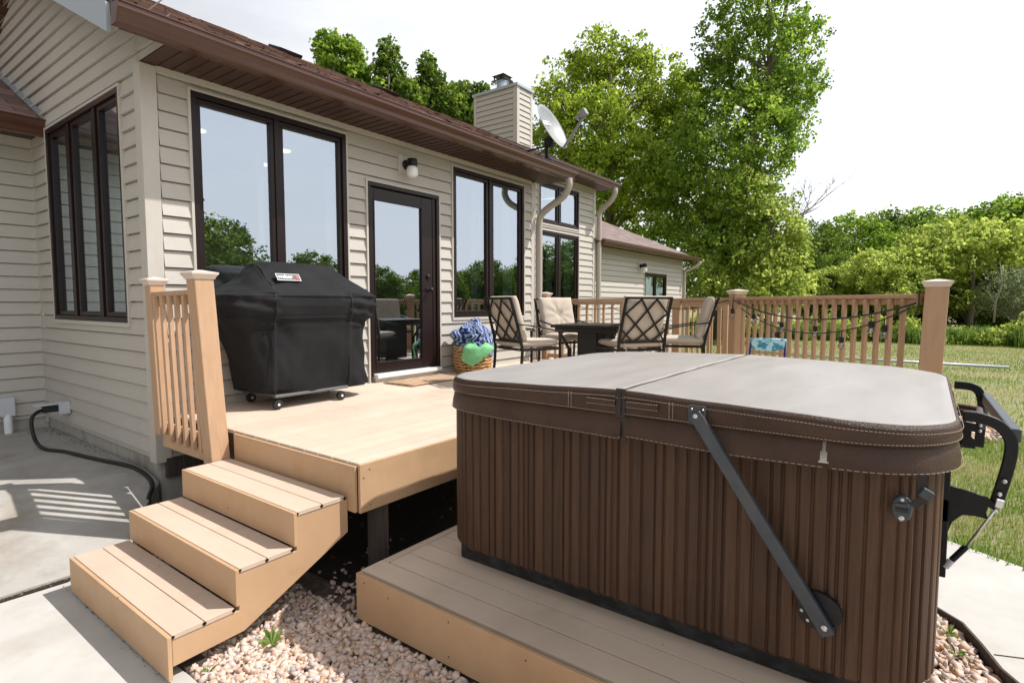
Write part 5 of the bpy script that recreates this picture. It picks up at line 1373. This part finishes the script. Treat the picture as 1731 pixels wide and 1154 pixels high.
# row of narrow dark trees behind the roof
for i, (x, dep, rows, sd, lab) in enumerate((
    (572, 27, [(575,95,38,38),(550,80,22,28),(598,90,20,24),(560,125,52,32),(600,140,45,40),(560,60,12,12)], 21, 'two-headed dark tree behind the roof, leftmost of the row'),
    (662, 28, [(658,95,18,28),(655,125,30,30),(668,155,40,35),(690,170,38,40),(640,160,30,30),(660,200,50,40)], 22, 'pointed dark tree behind the roof, second from the left of the row'),
    (728, 29, [(722,112,15,22),(728,140,26,28),(735,175,38,38),(760,190,40,35),(715,180,30,40)], 23, 'pointed dark tree behind the roof, third from the left of the row'),
    (790, 30, [(775,150,22,26),(782,175,32,32),(812,165,22,22),(800,205,42,42),(770,220,40,36)], 24, 'dark tree behind the roof right beside the chimney'))):
    survey_tree('upright_tree', x, dep, rows, 9500, .15, 'leafD' if i != 0 else 'leafB', sd, lab, tr=.2, clump=.33, per=16, group='trees behind the roof', fill=.25)
# treeline across the lawn: prototypes, then copies
def proto(name, mat, seed, label, blobs, n, size, h=7.4, **kw): return tree(name, (0,0,0), h, blobs, n, size, M and mat, seed, label, **kw)
dome = [(0,0,5.2,2.6,2.6,2.2),(1.8,.6,4.2,2.0,2.0,1.8),(-1.8,-.4,4.4,2.0,2.0,1.8),(.4,-1.6,3.6,2.0,2.0,1.6),(-.4,1.5,3.4,2.0,2.0,1.6),(.6,0,6.6,1.5,1.5,1.2),(2.6,-.8,2.4,1.6,1.6,1.6),(-2.6,.6,2.2,1.6,1.6,1.6),(0,-1,1.6,2.6,2.2,1.4)]
G1 = 'trees along the far edge of the lawn'
pA = proto('hardwood_tree', 'leafB', 31, None, dome, 40000, .15, clump=.5, per=26, tr=.22, group=G1)
pB = proto('hardwood_tree', 'leafD', 32, None, [(b[0]*.9,b[1],b[2]*1.02,b[3]*.9,b[4],b[5]) for b in dome], 38000, .15, clump=.5, per=26, tr=.22, group=G1)
flatb = [(0,0,3.2,2.4,2.4,1.1),(1.9,.3,2.7,1.6,1.6,.9),(-1.9,-.3,2.6,1.7,1.7,.9),(.8,-1.0,3.7,1.2,1.2,.7),(-.9,.8,3.7,1.2,1.2,.7),(2.9,0,1.9,1.1,1.1,.8),(-2.9,0,1.8,1.1,1.1,.8),(0,-.8,1.8,2.2,1.8,.9)]
pC = proto('hardwood_tree', 'leafC', 33, None, flatb, 34000, .12, h=4.0, clump=.32, per=22, tr=.14, group=G1)
pE = proto('hardwood_tree', 'leafE', 34, None, flatb, 12000, .11, h=4.0, clump=.4, per=20, tr=.08, group=G1, bark='barkp')
usedp = set()
def put(p, px, top, dep, rz, label, sx=1.0, hh=None, grp=G1):
    o = p if p.name not in usedp else copy_tree(p)
    usedp.add(p.name)
    b = at(px, 520, dep); t_ = at(px, top, dep).z
    h0 = 7.8 if p in (pA, pB) else 4.3
    s = (t_+.05)/h0
    o.location = (b.x, b.y, -.05); o.scale = (s*sx, s*sx, s); o.rotation_euler = (0, 0, rz); o['label'] = label; o['group'] = grp
    return o
L = [(pB,1368,372,44,.3,'dark hardwood next to the bare snag at the left end of the treeline',.9),
     (pA,1440,360,47,1.1,'rounded green hardwood second in the treeline, left of the tall end post',1.0),
     (pB,1500,358,50,2.2,'dark hardwood topping the treeline left of the tall end post',1.0),
     (pA,1565,352,50,3.0,'green hardwood topping the treeline directly above the tall end post',1.05),
     (pB,1625,366,46,4.1,'dark hardwood right of the post, filling the dip of the treeline',1.0),
     (pA,1690,330,44,5.0,'tallest hardwood of the treeline near the right edge of the picture',1.15),
     (pB,1760,340,42,.9,'dark hardwood cut by the right edge of the picture',1.1),
     (pB,1420,430,37,1.9,'low dark hardwood under the treeline behind the middle of the railing',1.0),
     (pB,1560,450,36,2.9,'low dark hardwood hidden behind the yellow-green trees',1.1),
     (pB,1700,440,34,3.9,'low dark hardwood behind the tall grass at the right',1.0),
     (pC,1500,425,33,.2,'smaller bright yellow-green tree just left of the tall end post',.95),
     (pC,1640,375,33,2.4,'wide bright yellow-green tree right of the tall end post',1.0),
     (pC,1400,455,36,1.2,'small yellow-green tree seen low over the middle of the railing',.9),
     (pE,1712,455,29,.4,'silvery thin-leaved small tree at the right edge by the tall grass',.8),
     (pA,1850,330,46,2.0,'green hardwood outside the right edge of the lawn',1.1),
     (pB,1250,400,50,4.4,'dark hardwood half hidden behind the tallest tree',1.1)]
for p, px, top, dep, rz, lab, sx in L: put(p, px, top, dep, rz, lab, sx)
# trees on the other side of the garden (they show mirrored in the window panes)
G2 = 'trees mirrored in the window panes'
for i, (x, y, h, p, rz, lab) in enumerate((
    (10.5,-24,7.6,pA,.5,'tall tree mirrored at the left of the window behind the grill'),
    (15.5,-27,6.3,pB,1.5,'dark tree mirrored in the middle of the window behind the grill'),
    (21,-26,4.8,pA,2.5,'round tree mirrored beside the mullion behind the grill'),
    (27,-27,4.4,pB,3.5,'low tree mirrored at the right of the window behind the grill'),
    (33,-27,5.0,pA,4.5,'tree mirrored at the left of the patio door glass'),
    (39,-27,5.6,pB,5.5,'tree mirrored at the right of the patio door glass'),
    (46,-27,6.4,pA,.9,'tree mirrored in the window above the towel basket, left pane'),
    (52,-26,8.0,pB,1.9,'tree mirrored in the window above the towel basket, right pane'),
    (62,-28,9.5,pA,2.9,'tree mirrored in the tall recessed window'),
    (4,-28,6.0,pB,3.9,'tree mirrored at the far left edge of the big window'),
    (72,-26,9.5,pB,1.0,'large tree mirrored at the edge of the recessed window'),
    (8,-31,4.6,pB,2.0,'low tree mirrored under the tall one in the window behind the grill'),
    (18,-32,4.8,pB,2.6,'low dark tree filling the mirrored row behind the grill'),
    (24,-32,4.6,pB,3.1,'low dark tree near the right frame of the window behind the grill, mirrored'),
    (30,-32,4.4,pB,4.2,'low tree mirrored just left of the door glass'),
    (36,-32,4.8,pB,5.2,'low tree mirrored in the middle of the door glass'),
    (42,-32,5.0,pB,.2,'low tree mirrored between the door glass and the next window'),
    (49,-32,5.2,pB,1.2,'low tree mirrored at the mullion above the towel basket'),
    (57,-32,5.6,pB,2.2,'low tree mirrored at the right of the window above the basket'))):
    o = copy_tree(pB); o.location = (x, y, -.05); s = h/7.8; o.scale = (s*1.15, s*1.15, s); o.rotation_euler = (0,0,rz); o['label'] = lab; o['group'] = G2
# bare snag
q = random.Random(77); sg_ = MB(); b0 = at(1335, 520, 25); b0.z = -.05
snag = thing('bare_snag', 'bare dead branches leaning right out of the tall tree against the sky', 'dead tree', loc=b0)
def br(p, d, l, r, k):
    pts = [p]; dd = d.copy()
    for i in range(4):
        dd = (dd+Vector((q.uniform(-.22,.22), q.uniform(-.22,.22), q.uniform(-.1,.2)))).normalized(); pts.append(pts[-1]+dd*l/4)
    sg_.tube(pts, [r*(1-.2*i) for i in range(5)], 5)
    if k > 0:
        for _ in range(4):
            s0 = pts[q.choice((1,2,3,4))]; nd = (dd+Vector((q.uniform(-.8,.8), q.uniform(-.8,.8), q.uniform(-.3,.7)))).normalized(); br(s0, nd, l*.55, r*.5, k-1)
top_ = at(1330, 375, 25)-b0
sg_.tube([Vector((0,0,0)), top_*.5, top_], [.13,.10,.06], 7)
for tx, ty in ((1400,300),(1395,345),(1375,330),(1360,385),(1350,400)):
    tg = at(tx, ty, 25)-b0; br(top_*.96, (tg-top_).normalized(), (tg-top_).length*.95, .045, 3)
sg_.obj('branch', M['barkp'], snag)
# thin bare stem by the tall grass
tag(MB().tube([at(1680,545,28), at(1683,510,28), at(1694,480,28), at(1690,440,28)], [.05,.04,.03,.01], 6).tube([at(1683,515,28), at(1668,490,28)], [.03,.01], 5).obj('dead_sapling', M['barkp'], smooth=True), 'thin pale bare stem standing behind the tall grass at the right', 'dead tree')

# tall grass band
def blades(name, n, xr_, yr_, h0, h1, wd, mat, seed, label, cat='grass', mask=None, zfn=None, bend=.35, tone=None):
    q = np.random.RandomState(seed); x = q.uniform(*xr_, n); y = q.uniform(*yr_, n)
    if mask is not None: k = mask(x, y); x, y = x[k], y[k]
    n = len(x); h = q.uniform(h0, h1, n); a = q.uniform(0, 2*np.pi, n); w_ = wd*q.uniform(.6,1.3,n); bd = q.uniform(0, bend, n)*h; b = q.uniform(0, 2*np.pi, n)
    z = np.full(n, -.06) if zfn is None else zfn(x, y)
    ca, sa = np.cos(a)*w_, np.sin(a)*w_
    V = np.stack([np.stack([x-ca,y-sa,z],1), np.stack([x+ca,y+sa,z],1), np.stack([x+ca*.7+np.cos(b)*bd*.4,y+sa*.7+np.sin(b)*bd*.4,z+h*.6],1), np.stack([x+np.cos(b)*bd,y+np.sin(b)*bd,z+h],1)],1)
    F = np.arange(n*4).reshape(n,4); r = q.rand(n) if tone is None else tone(x, y, q)
    me = np_mesh(name, V.reshape(-1,3), F, mat, r); o = bpy.data.objects.new(name, me); COL.objects.link(o); return tag(o, label, cat, kind='stuff')
wb = [(28.9+.7*rng.random(), -15+.42*i+rng.uniform(-.2,.2), (.15+.3*rng.random()), .6, .5, .35+.6*rng.random()**2) for i in range(56)]
me = crown_mesh('tall_weeds', wb, 60000, .09, M['leafC'], 71, .22, 12, .4, .3); o = bpy.data.objects.new('tall_weeds', me); COL.objects.link(o); tag(o, 'leafy light green weeds tangled in the tall grass at the end of the lawn', 'weeds', kind='stuff')
blades('tall_grass', 26000, (27.5,31), (-16,9), .2, .85, .03, M['tall'], 4, 'band of tall bright green grass and weeds along the far edge of the lawn', mask=lambda x, y: x > 28.6+.5*np.sin(y*1.7)+.3*np.sin(y*4.1))
from math import floor
def lawn_mask(x, y):
    # outside walkway, deck and stone patch; inside the wedge the photo can see (plus margin)
    ang = np.degrees(np.arctan2(x, y+4.95)); ok = (ang > 60) & (ang < 108)
    ln = (4.3+(-5.85-y)*-0) ; east = x > np.interp(y, [-9,-6.4,-5.85,-5.49,-5.28,-5.10,-4.6], [5,4.0,4.36,4.60,4.73,4.84,5.05])
    ok &= east
    ok &= ~((((x-9.4)/.75)**2+((y+5.35)/.5)**2) < 1)
    ok &= ~((y > -5.2) & (x-y < 10.7) & (y > -5.15))
    return ok
def lt(x, y, q):
    v = np.array([mnoise.noise(Vector((a*.9, b*.55, 0)))+.6*mnoise.noise(Vector((a*.25, b*.2, 5))) for a, b in zip(x, y)])
    return np.clip(.60+v*.8+q.uniform(-.28,.28,len(x)), 0, 1)
blades('grass', 60000, (3.8,9.5), (-9,-3.5), .03, .085, .004, M['blade'], 6, 'short lawn grass with dry patches near the walkway', mask=lawn_mask, tone=lt)
blades('grass', 120000, (8,29), (-16,6), .03, .08, .0065, M['blade'], 8, 'patchy mown lawn across the middle of the garden', mask=lawn_mask, tone=lt)
# brighter fringe of grass along the walkway
q_ = np.random.RandomState(9)
blades('grass', 9000, (3.9,5.2), (-7,-4.6), .04, .12, .004, M['tall'], 10, 'bright green grass fringe spilling over the walkway edge', mask=lambda x, y: (np.abs(x-np.interp(y, [-9,-6.4,-5.85,-5.49,-5.28,-5.10,-4.6], [5,4.0,4.36,4.60,4.73,4.84,5.05])) < .12))
# dry leaf bits, twigs and chips
def litter(name, pts, size, label, cols):
    q = np.random.RandomState(len(pts)); P = np.array(pts); d = q.randn(len(P),3)*np.array([.35,.35,1]); V, F = leaf_cloud(P, size, q, .35, ups=0)
    o = bpy.data.objects.new(name, np_mesh(name, V, F, cols, q.rand(len(P)))); COL.objects.link(o); return tag(o, label, 'leaf litter', kind='stuff')
M['litter'] = mk_leaf('dry_litter', [(.10,.05,.025), (.22,.12,.06), (.38,.27,.16)], .1)
q = random.Random(5); pts = []
for _ in range(300): x = q.uniform(-.3, 1.0)**1; pts.append((x, -.958+q.gauss(0,.012)+.03*math.sin(x*9)*(q.random() < .2), .006))
for _ in range(60): pts.append((.955-abs(q.gauss(0,.012)), q.uniform(-2.4,-1.0), .004))
for _ in range(200): y = 1.3+q.gauss(0,.6) if q.random() < .6 else q.uniform(2.2,2.9); pts.append((1.84-abs(q.gauss(0,.035)), y, padz(y)+.004))
for _ in range(120): x = q.uniform(.6, 1.8); pts.append((x, 2.9-abs(q.gauss(0,.07)), padz(2.8)+.004))
for _ in range(90): x = q.uniform(1.25, 1.5); pts.append((x, -.95+q.uniform(0,.12), .03))
litter('leaf_litter', pts, .010, 'dry leaf bits caught in the slab crack and along the foundation', M['litter'])
pts = [(q.uniform(1.9,4.5), q.uniform(-2.4,-.2), -.01) for _ in range(110)]
litter('wood_chips', pts, .028, 'pale wood chips lying in the dark under the deck', M['litter'])
pts = [(q.uniform(2.0,7.3), q.uniform(-2.4,-.05), DZ+.003) for _ in range(90)]+[(xs[k]+q.uniform(.18,.28), q.uniform(-2.35,-1.2), zs[k]+.003) for k in range(3) for _ in range(14)]+[(q.uniform(1.8,2.1), q.uniform(-4.5,-2.7), .253) for _ in range(16)]
litter('crumbs', pts, .005, 'small crumbs of leaf scattered on the deck and steps', M['litter'])
# weeds in the gravel
def weed(x, y, s, label, n=9, seed=1):
    q = random.Random(seed); m = MB()
    for i in range(n):
        a = q.uniform(0, 6.28); l = s*q.uniform(.6,1.1); up_ = q.uniform(.5,1.3); w_ = s*.14
        d = Vector((math.cos(a), math.sin(a), 0)); sd = Vector((-d.y, d.x, 0)); p0 = Vector((x, y, -.01)); p1 = p0+d*l*.5+Vector((0,0,up_*l*.5)); p2 = p0+d*l+Vector((0,0,up_*l*.75))
        m.add([p0, p1+sd*w_, p2, p1-sd*w_], [(0,1,2,3)])
    o = m.obj('weed', M['tall'], fix=False); at_ = o.data.attributes.new('rnd', 'FLOAT', 'FACE'); at_.data.foreach_set('value', [q.random() for _ in range(n)])
    return tag(o, label, 'weed', 'weeds in the gravel')
weed(1.365, -2.50, .075, 'leafy green weed growing under the side of the steps', 14, 3)
weed(1.075, -2.475, .05, 'small weed at the corner of the patio slab below the steps', 9, 4)
weed(3.40, -5.10, .05, 'weed by the curved edging at the top of the right gravel bed', 12, 5)
weed(3.22, -5.12, .05, 'flat weed in the middle of the right gravel bed', 12, 6)
